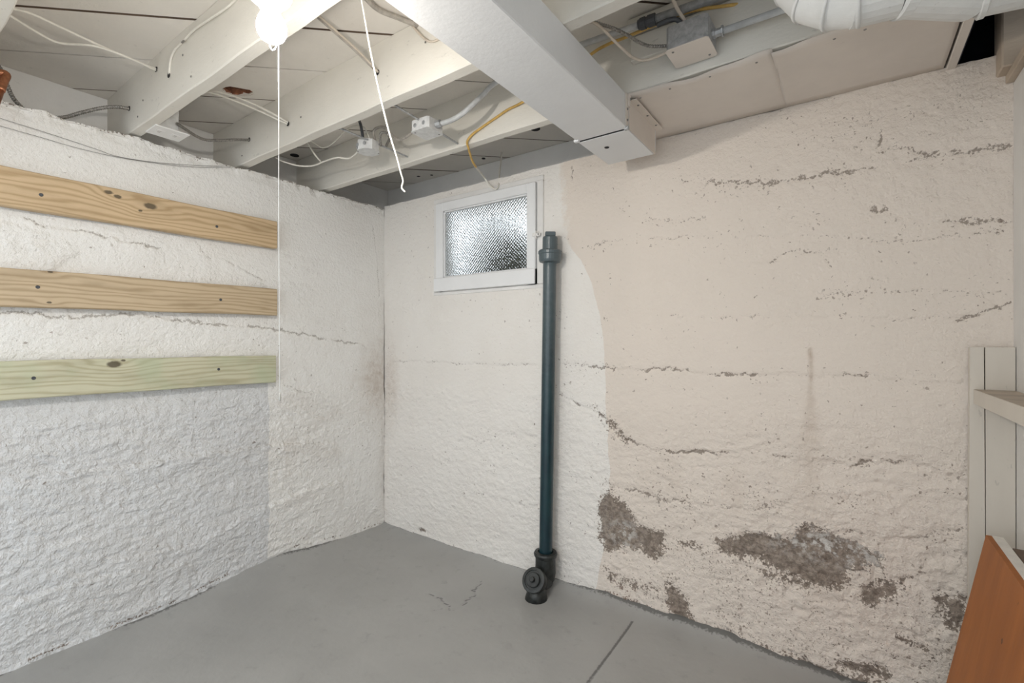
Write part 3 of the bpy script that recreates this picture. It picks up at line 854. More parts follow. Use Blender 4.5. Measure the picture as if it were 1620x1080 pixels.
# areaway outside the window
wl = empty('window_well', (0.85, 0.62, 1.42), 'pale concrete window well blurred behind the textured pane', 'window well')
obj('well_side', box(-0.20, -0.12, 0.34, 1.30, 1.40, 1.66, .01), 'wellwall', wl)
obj('well_side', box(1.30, 1.38, 0.34, 1.30, 1.40, 1.66, .01), 'wellwall', wl)
obj('well_front', box(-0.20, 1.38, 1.30, 1.38, 1.40, 1.66, .01), 'wellwall', wl)
obj('well_bottom', box(-0.20, 1.38, 0.34, 1.30, 1.36, 1.42, .01), 'gravel', wl)

def build_shrub():
    s = empty('shrub', (0.60, 0.52, 1.42), 'dark green shrub outside, a blurred blob behind the pane', 'shrub')
    rnd = random.Random(5)
    V, F = [], []
    for i in range(900):
        a = rnd.uniform(0, 2 * math.pi); e = math.acos(rnd.uniform(-0.3, 1)); r = rnd.uniform(0.75, 1.0)
        c = Vector((0.58 + 0.30 * r * math.sin(e) * math.cos(a), 0.50 + 0.13 * r * math.sin(e) * math.sin(a), 1.68 + 0.32 * r * math.cos(e)))
        u = Vector((rnd.gauss(0, 1), rnd.gauss(0, 1), rnd.gauss(0, 1))).normalized()
        v = u.orthogonal().normalized()
        L, W = rnd.uniform(.02, .035), rnd.uniform(.009, .015)
        b = len(V)
        V += [tuple(c - u * L), tuple(c + v * W), tuple(c + u * L), tuple(c - v * W)]
        F.append((b, b + 1, b + 2, b + 3))
    fo = obj('foliage', (V, F), 'leaf', s)
    fo['kind'] = 'stuff'
    core = lathe([(0.10, 1.43), (0.20, 1.50), (0.25, 1.64), (0.23, 1.80), (0.15, 1.90), (0.02, 1.95)], 14)
    obj('twig_mass', ([(0.58 + v[0] * 1.1, 0.50 + v[1] * 0.6, v[2]) for v in core[0]], core[1]), 'leaf', s)
build_shrub()

# ------------------------------------------------------------------ three planks screwed to the left wall
def plank(zc, h, label, mat, name_seed, y1, screws, tilt=0.0, sag=0.0):
    e = empty('wall_plank', (0.02, -1.6, zc - h / 2), label, 'plank', 'planks screwed to the left wall')
    V, F = [], []
    n = 30
    rnd = random.Random(name_seed)
    x0, x1 = 0.012, 0.048
    for i in range(n + 1):
        y = -3.0 + (y1 + 3.0) * i / n
        w = 0.0012 * math.sin(i * .9 + name_seed)
        dz = tilt * (y - y1)
        b = 0.004
        zb, zt = zc - h / 2 + dz + w, zc + h / 2 + dz + w
        ring = [(x0, zb), (x1 - b, zb), (x1, zb + b), (x1, zt - b), (x1 - b, zt), (x0, zt)]
        V += [(x, y, z) for x, z in ring]
    for i in range(n):
        for k in range(6):
            a = i * 6 + k; c = i * 6 + (k + 1) % 6
            F.append((a, c, c + 6, a + 6))
    F += [(5, 4, 3, 2, 1, 0), tuple(n * 6 + k for k in range(6))]
    b = obj('board', (V, F), mat, e)
    for (sy, sz) in screws:
        s = obj('screw_head', xform(lathe([(.0065, -.002), (.0065, .0008), (.005, .0018), (.002, .0012)], 12), orient((x1, sy, sz), (1, 0, 0))), 'cable_black', b)
    return e
kn1 = [(*(0.048,-1.312,1.81)[1:], .016), (*(0.048,-1.454,1.834)[1:], .010), (*(0.048,-1.425,1.823)[1:], .009), (*(0.048,-1.348,1.783)[1:], .006)]
kn3 = [(*(0.048,-1.436,1.13)[1:], .017), (*(0.048,-1.406,1.145)[1:], .006)]
kn2 = [(*(0.048,-1.632,1.372)[1:], .005), (*(0.048,-1.628,1.488)[1:], .005)]
plank(1.787, .142, 'tan wooden plank with dark knots, top one of three on the left wall', mat_plank('plank_wood_top', (0.68, 0.51, 0.32), (0.38, 0.25, 0.12), kn1, 1), 1, -0.752,
      [(0.048,-1.654,1.773)[1:], (0.048,-1.046,1.774)[1:]], 0.004)
plank(1.432, .140, 'straight grained tan plank, middle one of three on the left wall', mat_plank('plank_wood_middle', (0.62, 0.49, 0.33), (0.35, 0.25, 0.14), kn2, 3), 2, -0.752,
      [(0.048,-1.663,1.427)[1:], (0.048,-1.029,1.425)[1:]], 0.012)
plank(1.080, .141, 'pale greenish plank with a big knot, lowest one on the left wall', mat_plank('plank_wood_low', (0.64, 0.62, 0.46), (0.40, 0.36, 0.22), kn3, 2, 0.45), 3, -0.758,
      [(0.048,-1.674,1.088)[1:], (0.048,-1.038,1.091)[1:]], -0.003)

# ------------------------------------------------------------------ rectangular sheet-metal duct
def build_duct():
    e = empty('metal_duct', (1.76, -0.45, 1.995), 'white rectangular metal duct running overhead across the joists', 'duct')
    obj('duct_body', box(1.660, 1.862, -3.2, -0.442, 1.995, ZJ - .002, .003), 'duct', e)
    # boot at the end, bottom rounded towards the wall
    prof = [(-0.436, 1.992), (-0.160, 1.992), (-0.143, 1.998), (-0.133, 2.014), (-0.131, 2.04), (-0.131, ZJ - .018), (-0.436, ZJ - .018)]
    m = len(prof)
    V = [(1.664, a, z) for a, z in prof] + [(1.862, a, z) for a, z in prof]
    F = [tuple(range(m)), tuple(range(2 * m - 1, m - 1, -1))] + [(i, m + i, m + (i + 1) % m, (i + 1) % m) for i in range(m)]
    cap = obj('end_boot', (V, F), 'duct', e)
    obj('knockout', xform(lathe([(.010, 0), (.009, .0015)], 14), orient(((1.735,-0.335,1.992)[0], (1.735,-0.335,1.992)[1], 1.9915), (0, 0, -1))), 'dark', cap)
    obj('side_flange', join(box(1.862, 1.8665, -0.462, -0.440, 2.000, ZJ - .003, .001), box(1.862, 1.872, -0.446, -0.428, 2.075, ZJ - .002, .001)), 'panel', e)
    obj('top_flange', box(1.858, 1.890, -0.425, -0.128, ZJ - .021, ZJ - .017, .001), 'panel', e)
    obj('boot_side', box(1.862, 1.8645, -0.428, -0.145, 1.996, ZJ - .017, .0008), 'panel', e)
    obj('seam_shadow', box(1.659, 1.8635, -0.4418, -0.4362, 1.9935, ZJ - .004), 'dark', e)  # dark strip painting the shadow in the seam between duct and boot
    obj('drive_cleat', box(1.652, 1.672, -0.458, -0.440, 1.990, 2.000, .002), 'duct', e)
    obj('drive_cleat', box(1.852, 1.869, -0.452, -0.436, 1.989, 2.002, .002), 'galv', e)
    for p in ((1.8668, -.452, 2.02), (1.8668, -.452, 2.06), (1.8722, -.437, 2.10)):
        obj('screw_head', xform(lathe([(.0045, 0), (.004, .002), (.002, .003)], 10), orient(p, (1, 0, 0))), 'steel', e)
    for y in (-.38, -.28, -.18):
        obj('screw_head', xform(lathe([(.0045, 0), (.004, .002), (.002, .003)], 10), orient((1.880, y, ZJ - .021), (0, 0, -1))), 'steel', e)
build_duct()

# sheets that close the bay between the last joist and the wall
def sheet(x0, x1, seed, label):
    e = empty('duct_sheet', ((x0 + x1) / 2, -0.2, ZJ - .006), label, 'metal sheet', 'sheets closing the joist bay')
    nx, ny = 36, 10
    rnd = np.random.RandomState(seed)
    V, F = [], []
    ph = rnd.rand(4) * 6
    for lay in (0, 1):
        for i in range(nx + 1):
            x = x0 + (x1 - x0) * i / nx
            edge = -0.441 + 0.006 * math.sin(x * 17 + ph[0]) + 0.004 * math.sin(x * 41 + ph[1])
            sag = 0.5 + 0.5 * math.sin(x * 15 + ph[2])
            for j in range(ny + 1):
                y = edge + (-0.004 - edge) * j / ny
                near = math.exp(-(y - edge) / 0.03)
                z = ZJ - 0.004 - 0.007 * sag * near - 0.003 * math.sin(math.pi * j / ny) + (0.0012 if lay else 0)
                V.append((x, y, z))
    N = (nx + 1) * (ny + 1)
    ix = lambda l, i, j: l * N + i * (ny + 1) + j
    for i in range(nx):
        for j in range(ny):
            F.append((ix(0, i, j), ix(0, i, j + 1), ix(0, i + 1, j + 1), ix(0, i + 1, j)))
            F.append((ix(1, i, j), ix(1, i + 1, j), ix(1, i + 1, j + 1), ix(1, i, j + 1)))
    for i in range(nx):
        F.append((ix(0, i, 0), ix(0, i + 1, 0), ix(1, i + 1, 0), ix(1, i, 0)))
        F.append((ix(0, i, ny), ix(1, i, ny), ix(1, i + 1, ny), ix(0, i + 1, ny)))
    for j in range(ny):
        F.append((ix(0, 0, j), ix(1, 0, j), ix(1, 0, j + 1), ix(0, 0, j + 1)))
        F.append((ix(0, nx, j), ix(0, nx, j + 1), ix(1, nx, j + 1), ix(1, nx, j)))
    obj('sheet', (V, F), 'panel', e, smooth=True)
    for t in (.36, .52, .72, .93):
        x = x0 + (x1 - x0) * t
        obj('nail_head', xform(lathe([(.004, 0), (.0035, .0015)], 8), orient((x, -.418, ZJ - .016), (0, 0, -1))), 'steel', e)
sheet(1.664, 2.326, 3, 'beige metal sheet beside the white duct, closing the joist bay')
sheet(2.322, 2.770, 8, 'beige metal sheet under the round duct, right of the seam')
tag(obj('wood_strip', box(2.776, 2.800, -0.44, 0.02, ZJ - .012, ZJ + .02, .002), 'panel'), 'narrow painted strip between the metal sheet and the dark opening', 'strip')
tag(obj('bay_shade_lining', join(box(2.80, 2.806, -0.385, 0.27, ZJ, ZF - .003), box(2.80, 3.2, 0.262, 0.274, ZJ - .01, ZF - .003), box(2.80, 3.2, -0.392, -0.386, ZJ, ZF - .003),
    box(3.19, 3.2, -0.385, 0.27, ZJ, ZF - .003), box(2.80, 3.2, -0.385, 0.27, ZF - .006, ZF - .002), box(2.806, 3.2, 0.04, 0.262, ZT - .004, ZT + .002)), 'navy'), 'added navy lining, painted shade in the opening beside the timber beam', 'opening')  # lining added so the bay reads as shaded through its dark colour

# ------------------------------------------------------------------ round duct, upper right
def build_round_duct():
    e = empty('round_duct', (2.5, -0.71, 1.955), 'white round metal duct with a jointed elbow, top right', 'duct')
    r = 0.080
    cz = 1.957 + r
    # elbow of gores rising to the floor above
    cx0, cy0, R = 2.540, -0.735, 0.105
    gores = 4
    def pt(a):      # a = 0 horizontal end, a = 90 pointing up
        return Vector((cx0 - R * math.sin(a), cy0 - 0.010 * math.sin(a), cz + R - R * math.cos(a)))
    prev = None
    for k in range(gores):
        a0, a1 = math.radians(90) * k / gores, math.radians(90) * (k + 1) / gores
        p0, p1 = pt(a0), pt(a1)
        t = (p1 - p0).normalized()
        V, F = [], []
        seg = 28
        for (p, a, grow) in ((p0, a0, .0), (p0, a0, .003), (p0 + (p1 - p0) * .12, a0 + (a1 - a0) * .12, .003), (p0 + (p1 - p0) * .14, a0 + (a1 - a0) * .14, 0.0), (p1, a1, 0.0)):
            nrm = Vector((-math.cos(a), 0, math.sin(a))) if k else Vector((-math.cos(a), 0, math.sin(a)))
            u = Vector((0, 1, 0)); w = nrm.cross(u).normalized()
            for s in range(seg):
                an = 2 * math.pi * s / seg
                V.append(tuple(p + (u * math.cos(an) + w * math.sin(an)) * (r + grow)))
        for i in range(4):
            for s in range(seg):
                q, q2 = i * seg + s, i * seg + (s + 1) % seg
                F.append((q, q2, q2 + seg, q + seg))
        obj('elbow_gore', (V, F), 'rduct', e, smooth=True)
    top = pt(math.radians(90))
    obj('riser', sweep([top, Vector((top.x, top.y, ZF - .002))], [r, r], 28), 'rduct', e, smooth=False)
    # straight run to the right with crimped joint and a slightly larger sleeve
    A = Vector((cx0 - .015, cy0 - .001, cz)); B = Vector((2.612, -.722, cz))
    obj('straight_run', sweep([A, B], [r * .997, r], 28), 'rduct', e)
    obj('crimp_bead', sweep([B, B + Vector((.004, .001, 0)), B + Vector((.022, .008, 0)), B + Vector((.026, .010, 0))], [r, r * 1.05, r * 1.05, r], 28), 'rduct', e)
    C0 = B + Vector((.016, .002, .0)); C1 = Vector((2.752, -.640, cz - .004)); C2 = Vector((3.6, -.47, cz - .004))
    obj('sleeve', sweep([C0, C1], [r * 1.03, r * 1.10], 28), 'rduct', e)
    obj('sleeve_bead', sweep([C1, C1 + Vector((.003, 0, 0)), C1 + Vector((.012, 0, 0)), C1 + Vector((.015, 0, 0))], [r * 1.08, r * 1.14, r * 1.14, r * 1.08], 28), 'rduct', e)
    obj('straight_run', sweep([C1 + Vector((.010, 0, 0)), C2], [r * 1.08, r * 1.08], 28), 'rduct', e)
    obj('rivet', xform(lathe([(.004, 0), (.003, .003)], 8), orient((2.462,-0.737,1.985), (-.3, -.75, -.6))), 'steel', e)
build_round_duct()

# ------------------------------------------------------------------ bare bulb fixture
def build_light():
    e = empty('light_fixture', (1.459,-1.533,2.001), 'bare glowing bulb hanging in a white socket with a long pull cord', 'light')
    p0 = Vector((1.459,-1.533,1.985)); pb = Vector((1.464,-1.53,1.896))
    ax = (pb - p0).normalized()
    L = (pb - p0).length
    k = L / .088
    top = p0 - ax * .012
    st = obj('stem', sweep([top, Vector((top.x, top.y, ZF - .002))], [.011, .011], 14), 'porcelain', e, smooth=True)
    obj('mounting_base', xform(lathe([(.012, -.034), (.042, -.030), (.047, -.024), (.047, -.012), (.038, -.004), (.026, .000)], 28), orient(p0, ax)), 'porcelain', e, smooth=True)
    obj('socket', xform(lathe([(.0245, -.006), (.0262, .004), (.0250, .012), (.0205, .012), (.0200, -.004)], 28, False), orient(p0, ax)), 'porcelain', e, smooth=True)
    obj('bulb_neck', xform(lathe([(0.0140, -.004), (.0150, .006), (.0175, .020), (.0213, .029 * k)], 28, False), orient(p0, ax)), 'porcelain', e, smooth=True)
    sc_ = lambda P: [(r * 1.04, z * k) for r, z in P]
    obj('bulb_shoulder', xform(lathe(sc_([(.0205, .029), (.0258, .039), (.0292, .050), (.0300, .059)]), 28, False), orient(p0, ax)), 'bulb_upper', e, smooth=True)
    obj('bulb', xform(lathe(sc_([(.0300, .059), (.0285, .069), (.0235, .079), (.0140, .0860), (.0, .0880)]), 28, False), orient(p0, ax)), 'bulb', e, smooth=True)
    cx, cy = (1.47,-1.519,1.566)[:2]
    cord = obj('pull_cord', tube([(1.45,-1.515,2.006), (1.447,-1.508,1.98), (1.455,-1.512,1.917), (cx, cy, 1.75), (cx, cy, 1.5), (1.473,-1.518,1.099)], .0009, 6, 6), 'cord', e, smooth=True)
    q = Vector((1.473,-1.518,1.099))
    obj('cord_end', xform(lathe([(.0012, .010), (.0020, .007), (.0026, -.005), (.0020, -.009)], 10), Matrix.Translation(q)), 'cord_end', cord, smooth=True)
    obj('cord_loop', tube([(1.42,-1.516,1.986), (1.421,-1.515,1.928), (1.422,-1.514,1.91), (1.426,-1.512,1.901), (1.43,-1.509,1.9), (1.433,-1.506,1.907), (1.436,-1.505,1.928), (1.436,-1.505,1.986)], .0014, 6, 6), 'cord', e, smooth=True)
build_light()

# ------------------------------------------------------------------ drain pipe by the window
def build_pipe():
    e = empty('drain_pipe', (1.29, -0.07, 0.0), 'dark teal vertical drain pipe standing against the wall by the window', 'pipe')
    b = Vector((1.290, -0.070, 0.06)); t = Vector((1.316, -0.070, 1.66))
    ax = (t - b).normalized()
    P = [b + (t - b) * (i / 20) for i in range(21)]
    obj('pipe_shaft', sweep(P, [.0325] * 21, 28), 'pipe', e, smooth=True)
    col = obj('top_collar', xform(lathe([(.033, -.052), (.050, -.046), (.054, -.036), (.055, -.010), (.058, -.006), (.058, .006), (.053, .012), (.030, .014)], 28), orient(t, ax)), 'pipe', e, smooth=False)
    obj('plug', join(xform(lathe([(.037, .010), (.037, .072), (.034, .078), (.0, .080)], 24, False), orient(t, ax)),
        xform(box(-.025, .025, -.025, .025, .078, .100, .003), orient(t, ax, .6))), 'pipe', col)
    hub = obj('hub', xform(lathe([(.046, -.065), (.052, -.03), (.050, .0), (.050, .045), (.056, .050), (.058, .062), (.054, .070), (.038, .072), (.034, .060)], 28), orient(b + Vector((0, 0, .055)), ax)), 'iron', e, smooth=False)
    f = Vector((1.292, -0.175, .085)); d = Vector((.14, -.86, .56)).normalized()
    co = obj('cleanout_branch', join(sweep([Vector((1.29, -.07, .05)), Vector((1.289, -.12, .055)), f - d * .02], [.045, .045, .046], 20),
        sweep([Vector((1.30, -.17, -.01)), Vector((1.30, -.165, .05))], [.058, .040], 18)), 'iron', e, smooth=True)
    obj('cleanout_plug', xform(lathe([(.048, -.03), (.056, -.026), (.058, -.010), (.058, .010), (.055, .014), (.044, .015), (.043, .010), (.034, .010), (.033, .022), (.030, .024), (.013, .024), (.012, .040), (.010, .042), (.0, .042)], 28, False), orient(f, d)), 'iron', co, smooth=False)
build_pipe()

# ------------------------------------------------------------------ right: partition, uprights, shelf, leaning panel, beam
wr = empty('wall_right', (XR + .02, -0.6, 0), None, None, kind='structure')
for i in range(16):
    y1 = -0.001 - i * 0.142
    obj('plank', box(XR, XR + .018, y1 - .140, y1, 0.0, 2.020, .0015), 'partition', wr)
obj('top_plate', box(XR - .018, XR + .06, -2.27, -0.002, 2.021, 2.046, .002), 'beamwood', wr)
obj('backing', box(XR + .019, XR + .06, -2.27, -0.001, 0.0, 2.02), 'rawwood', wr)

up = empty('upright_board', (2.88, -0.02, 0), 'split white upright board fixed to the wall under the shelf end', 'board')
def wedge(xa0, xa1, xb0, xb1, z0, z1, y0, y1):
    """board whose edges run from (xa0..xa1) at the foot to (xb0..xb1) at the top"""
    V = [(xa0, y0, z0), (xa1, y0, z0), (xa1, y1, z0), (xa0, y1, z0), (xb0, y0, z1), (xb1, y0, z1), (xb1, y1, z1), (xb0, y1, z1)]
    return V, [(0, 3, 2, 1), (4, 5, 6, 7), (0, 1, 5, 4), (1, 2, 6, 5), (2, 3, 7, 6), (3, 0, 4, 7)]
obj('plank', wedge(2.824, 2.865, 2.828, 2.860, 0.005, 1.206, -.034, -.012), 'upright', up)
obj('plank', wedge(2.8665, XR - .002, 2.8630, XR - .002, 0.005, 1.206, -.033, -.012), 'upright', up)

sh = empty('wall_shelf', (2.88, -0.5, 1.03), 'narrow white shelf board along the right partition', 'shelf')
V = [(2.836, -.036, 1.030), (2.854, -1.1, 1.030), (XR - .001, -1.1, 1.030), (XR - .001, -.036, 1.030)]
obj('shelf_board', (V + [(a, b, 1.0735) for a, b, c in V], [(3, 2, 1, 0), (4, 5, 6, 7), (0, 1, 5, 4), (1, 2, 6, 5), (2, 3, 7, 6), (3, 0, 4, 7)]), 'upright', sh)
obj('worn_top', ([(a + (.002 if a < 2.9 else -.001), b, 1.0736) for a, b, c in V] + [(a + (.002 if a < 2.9 else -.001), b, 1.0745) for a, b, c in V],
    [(3, 2, 1, 0), (4, 5, 6, 7), (0, 1, 5, 4), (1, 2, 6, 5), (2, 3, 7, 6), (3, 0, 4, 7)]), 'shelftop', sh)

lp = empty('leaning_panel', (2.80, -0.5, 0.0), 'orange brown plywood panel with white painted edge leaning at lower right', 'panel')
def lean(x0t, x1t, x0b, x1b, ya, yb, z0, z1):
    V = [(x0b, ya, z0), (x1b, ya, z0), (x1b, yb, z0), (x0b, yb, z0), (x0t, ya, z1), (x1t, ya, z1), (x1t, yb, z1), (x0t, yb, z1)]
    return V, [(0, 1, 2, 3), (7, 6, 5, 4), (0, 4, 5, 1), (1, 5, 6, 2), (2, 6, 7, 3), (3, 7, 4, 0)]
PTX, PTY, PTZ = 2.845, -0.150, 0.658
PB = 2.725
obj('plywood_face', lean(PTX, PTX + .012, PB, PB + .012, -0.95, PTY, 0.008, PTZ), 'ply', lp)
obj('painted_edge', lean(PTX + .0125, PTX + .036, PB + .0125, PB + .036, -0.95, PTY, 0.008, PTZ + .001), 'plyedge', lp)
tag(obj('wood_offcut', box(2.884, XR - .002, -0.62, -0.22, 0.60, 0.655, .003), 'rawwood'), 'brown wood offcut wedged behind the leaning plywood panel', 'offcut')

bm_ = empty('timber_beam', (3.1, -0.04, 2.047), 'painted timber beam end at the top right corner above the partition', 'beam')
obj('beam', box(2.892, 3.6, -0.074, 0.02, 2.047, ZF - .004, .004), 'beamwood', bm_)

# ------------------------------------------------------------------ junction boxes
def junction(name, cx, cy, wx, wy, z0, z1, label, rot=0.0, lidmat='boxmetal', bodymat='boxmetal', octo=False, bar=None, lid_over=.004):
    e = empty(name, (cx, cy, z0), label, 'junction box')
    T = Matrix.Translation((cx, cy, 0)) @ Matrix.Rotation(rot, 4, 'Z')
    def prism(w, h, za, zb, c):
        w, h = w / 2, h / 2
        P = [(-w + c, -h), (w - c, -h), (w, -h + c), (w, h - c), (w - c, h), (-w + c, h), (-w, h - c), (-w, -h + c)]
        V = [(a, b, za) for a, b in P] + [(a, b, zb) for a, b in P]
        return V, [tuple(range(7, -1, -1)), tuple(range(8, 16))] + [(i, (i + 1) % 8, 8 + (i + 1) % 8, 8 + i) for i in range(8)]
    c = wx * .28 if octo else .008
    body = obj('body', xform(prism(wx, wy, z0 + .003, z1, c), T), bodymat, e)
    lid = obj('cover', xform(prism(wx + lid_over, wy + lid_over, z0, z0 + .003, c), T), lidmat, e)
    for s in (-1, 1):
        p = T @ Vector((s * wx * .36, s * wy * .36, z0))
        obj('cover_screw', xform(lathe([(.0042, 0), (.0035, .0015)], 8), orient(p, (0, 0, -1))), 'steel', lid)
    for (sx, sy, d) in ((0, -1, wx), (-1, 0, wy)):
        for t in (-.24, .24):
            p = T @ Vector((sx * wx / 2 + (t * wx if sx == 0 else 0), sy * wy / 2 + (t * wy if sy == 0 else 0), (z0 + z1) / 2))
            dd = T.to_3x3() @ Vector((sx, sy, 0))
            obj('knockout', xform(lathe([(.009, -.001), (.009, .0010), (.007, .0012)], 12), orient(p, dd)), 'galv', body)
    if bar:
        obj('hanger_bar', sweep([Vector(bar[0]), Vector(bar[1])], [.0045, .0045], 6), 'galv', e)
    return e
junction('junction_box', .700, -.674, .090, .090, 2.100, 2.147, 'small octagonal junction box over the left side of the window bay', .10, octo=True,
         bar=((0.748,-0.87,2.132), (0.71,-0.442,2.15)))
junction('junction_box', 1.066, -.658, .100, .094, 2.100, 2.146, 'square white junction box with conduit entering its right side', .02,
         bar=((1.077,-0.87,2.144), (1.044,-0.442,2.136)))
junction('junction_box', 2.105, -.510, .127, .114, 2.148, 2.225, 'large grey junction box with blank cover, right of the white duct', -.02, lidmat='panel', bodymat='galv', lid_over=.006)

# outlet box by the left wall
ob = empty('outlet_box', (.128, -1.272, 2.115), 'white outlet cover facing down beside the joist near the left wall', 'outlet')
obj('box_body', box(.070, .165, -1.322, -1.245, 2.121, 2.235, .004), 'boxmetal', ob)
cv = obj('cover_plate', box(.070, .188, -1.338, -1.212, 2.115, 2.121, .002), 'porcelain', ob)
for yy in (-1.305, -1.248):
    r = obj('receptacle_face', box(.110, .148, yy - .016, yy + .016, 2.1135, 2.116, .001), 'porcelain', cv)
for yy in (-1.305, -1.248):
    for dx in (-.007, .007):
        obj('slot', box(.129 + dx - .0015, .129 + dx + .0015, yy - .006, yy + .004, 2.1130, 2.1142), 'steel', cv)
obj('box_strap', box(.040, .072, -1.318, -1.300, 2.150, 2.30, .002), 'galv', ob)

# ------------------------------------------------------------------ cables, conduits and wires
def cable(name, pts, r, mat, label, group=None, arm=False, cat='cable', seg=8):
    g = armor(pts, r) if arm else tube(pts, r, seg, 8)
    return tag(obj(name, g, mat, smooth=not arm), label, cat, group)

cable('white_cable', [(0.346,-1.793,2.288),(0.337,-1.768,2.288),(0.35,-1.73,2.288),(0.337,-1.651,2.288),(0.318,-1.545,2.288),(0.306,-1.449,2.288)] + [(.299,-1.366,2.292)], .0042, 'cable_white', 'straight white cable at top left, upper one of a pair')
cable('white_cable', [(0.309,-1.788,2.28),(0.296,-1.768,2.28),(0.252,-1.698,2.28),(0.239,-1.639,2.28),(0.316,-1.563,2.28),(0.328,-1.465,2.28)] + [(.296,-1.366,2.288)], .0042, 'cable_white', 'sagging white cable at top left, lower one of a pair')
cable('stapled_cable', [(1.169,-1.375,2.31),(0.95,-1.375,2.292),(0.856,-1.375,2.294),(0.667,-1.375,2.311),(0.562,-1.375,2.305),(0.484,-1.375,2.298),(0.449,-1.375,2.275)] + [(0.428,-1.372,2.234), (0.387,-1.36,2.245)], .0042, 'cable_white', 'white cable stapled along the face of the bulb joist')
tag(obj('cable_staple', join(box(*(lambda p: (p[0]-.010,p[0]+.010,-1.384,-1.378,p[2]-.002,p[2]+.002))((0.575,-1.38,2.295)), .0005)), 'steel'), 'small metal staple holding the cable on the bulb joist', 'staple')
cable('armored_cable', [(0.02,-1.775,2.24), (0.0,-1.747,2.203), (-0.02,-1.731,2.165), (-0.05,-1.706,2.131), (-0.08,-1.658,2.11), (-0.07,-1.578,2.123), (-0.05,-1.515,2.163), (-0.02,-1.461,2.194), (0.0,-1.414,2.212), (-.001,-1.366,2.222)], .0075, 'armor', 'armored cable lying on the left wall top and entering the joist', arm=True)
cable('bell_wire', [(0.01,-1.801,2.039),(0.01,-1.755,2.032),(0.01,-1.621,2.022),(0.01,-1.489,2.009),(0.01,-1.417,2.001),(0.01,-1.295,2.015),(0.01,-1.147,2.046),(0.01,-0.975,2.091)], .0010, 'steel', 'thin dark wire along the left wall top, upper of two', cat='wire', seg=5)
cable('bell_wire', [(0.01,-1.801,2.007),(0.01,-1.755,2.004),(0.01,-1.656,2.0),(0.01,-1.528,1.994),(0.01,-1.385,2.001),(0.01,-1.173,2.032),(0.01,-0.957,2.09)], .0010, 'steel', 'thin dark wire along the left wall top, lower of two', cat='wire', seg=5)
cable('white_cable', [(0.25,-1.194,2.3),(0.27,-1.135,2.3)] + [(0.352,-1.027,2.262), (.444,-.912,2.206)], .0042, 'cable_white', 'lower dusty white cable under the broken ceiling hole')
cable('white_cable', [(0.237,-1.179,2.31),(0.282,-1.122,2.31)] + [(0.345,-1.037,2.285), (0.418,-0.971,2.24), (.448,-.912,2.212)], .0042, 'cable_white', 'upper dusty white cable under the broken ceiling hole')
cable('armored_cable', [(.186,-1.262,2.150), (0.09,-1.131,2.155), (0.093,-1.06,2.17), (0.104,-0.988,2.195), (.093,-.912,2.223)], .0065, 'armor', 'grey armored cable from the outlet box to the next joist', arm=True)
cable('dusty_cable', [(1.089,-1.303,2.335), (1.055,-1.187,2.325), (1.047,-1.099,2.31), (1.054,-1.008,2.28), (1.062,-.912,2.240)], .0045, 'cable_dusty', 'left dusty cable running into the long joist behind the bulb')
cable('dusty_cable', [(1.107,-1.299,2.33), (1.068,-1.179,2.32), (1.061,-1.094,2.305), (1.066,-1.0,2.275), (1.070,-.912,2.236)], .0040, 'cable_beige', 'right beige cable running into the long joist behind the bulb')
cable('dusty_cable', [(1.27,-1.172,2.337),(1.239,-1.101,2.337),(1.23,-1.042,2.337),(1.252,-0.98,2.337),(1.289,-0.881,2.337),(1.313,-0.825,2.337),(1.366,-0.672,2.337)], .0085, 'cable_dusty', 'thick brown cable under the floor boards beside the white duct')
cable('beige_cable', [(1.045,-0.922,2.613),(1.135,-0.922,2.48),(1.22,-0.922,2.386),(1.285,-0.922,2.308),(1.322,-0.922,2.268),(1.352,-0.922,2.248)] + [(1.388,-0.922,2.243), (1.433,-0.915,2.251)], .0038, 'cable_beige', 'thin beige cable looping down the joist beside the white duct')
cable('hanging_wire', [(1.418,-1.281,2.24), (1.46,-1.288,2.132), (1.474,-1.266,1.987), (1.491,-1.229,1.818), (1.506,-1.206,1.727), (1.51,-1.197,1.691), (1.512,-1.19,1.668), (1.509,-1.192,1.649), (1.516,-1.186,1.637)], .0024, 'cable_white', 'stiff white wire hanging down with a crooked end', cat='wire')

cable('white_cable', [(0.135,-0.807,2.16), (0.14,-0.763,2.15), (0.176,-0.705,2.14), (0.248,-0.671,2.135), (0.351,-0.672,2.135), (0.449,-0.664,2.135), (0.502,-0.632,2.13), (.656,-.680,2.125)], .0042, 'cable_white', 'white cable sagging into the octagonal box from the left', cat='cable')
cable('white_cable', [(0.314,-0.763,2.24), (0.311,-0.734,2.21), (0.317,-0.707,2.17), (0.309,-0.667,2.146)], .0042, 'cable_white', 'short white cable dropping onto the sagging cable in the window bay')
cable('white_cable', [(0.299,-0.754,2.25), (0.309,-0.677,2.22), (0.318,-0.651,2.22), (0.416,-0.669,2.21), (0.575,-0.72,2.205), (0.658,-0.735,2.205), (0.697,-0.723,2.205), (0.712,-0.7,2.195), (.702,-.662,2.148)], .0034, 'cable_white', 'thin white cable arching over the top of the octagonal box')
cable('black_cable', [(0.637,-0.699,2.3), (0.67,-0.707,2.25), (0.713,-0.725,2.2), (.686,-.690,2.148)], .0065, 'cable_black', 'black cable coming down into the octagonal box')
cable('grey_cable', [(.722,-.650,2.148), (0.749,-0.683,2.18), (0.771,-0.669,2.2), (0.786,-0.642,2.2), (0.788,-0.607,2.18), (0.818,-0.584,2.16), (1.012,-.665,2.130)], .0060, 'cable_dusty', 'grey cable looping from the octagonal box to the square box')
cable('armored_cable', [(.746,-.640,2.130), (0.781,-0.67,2.165), (0.804,-0.657,2.17), (0.777,-0.616,2.165), (0.552,-0.446,2.24)], .0060, 'armor', 'short armored cable curling out of the octagonal box', arm=True)

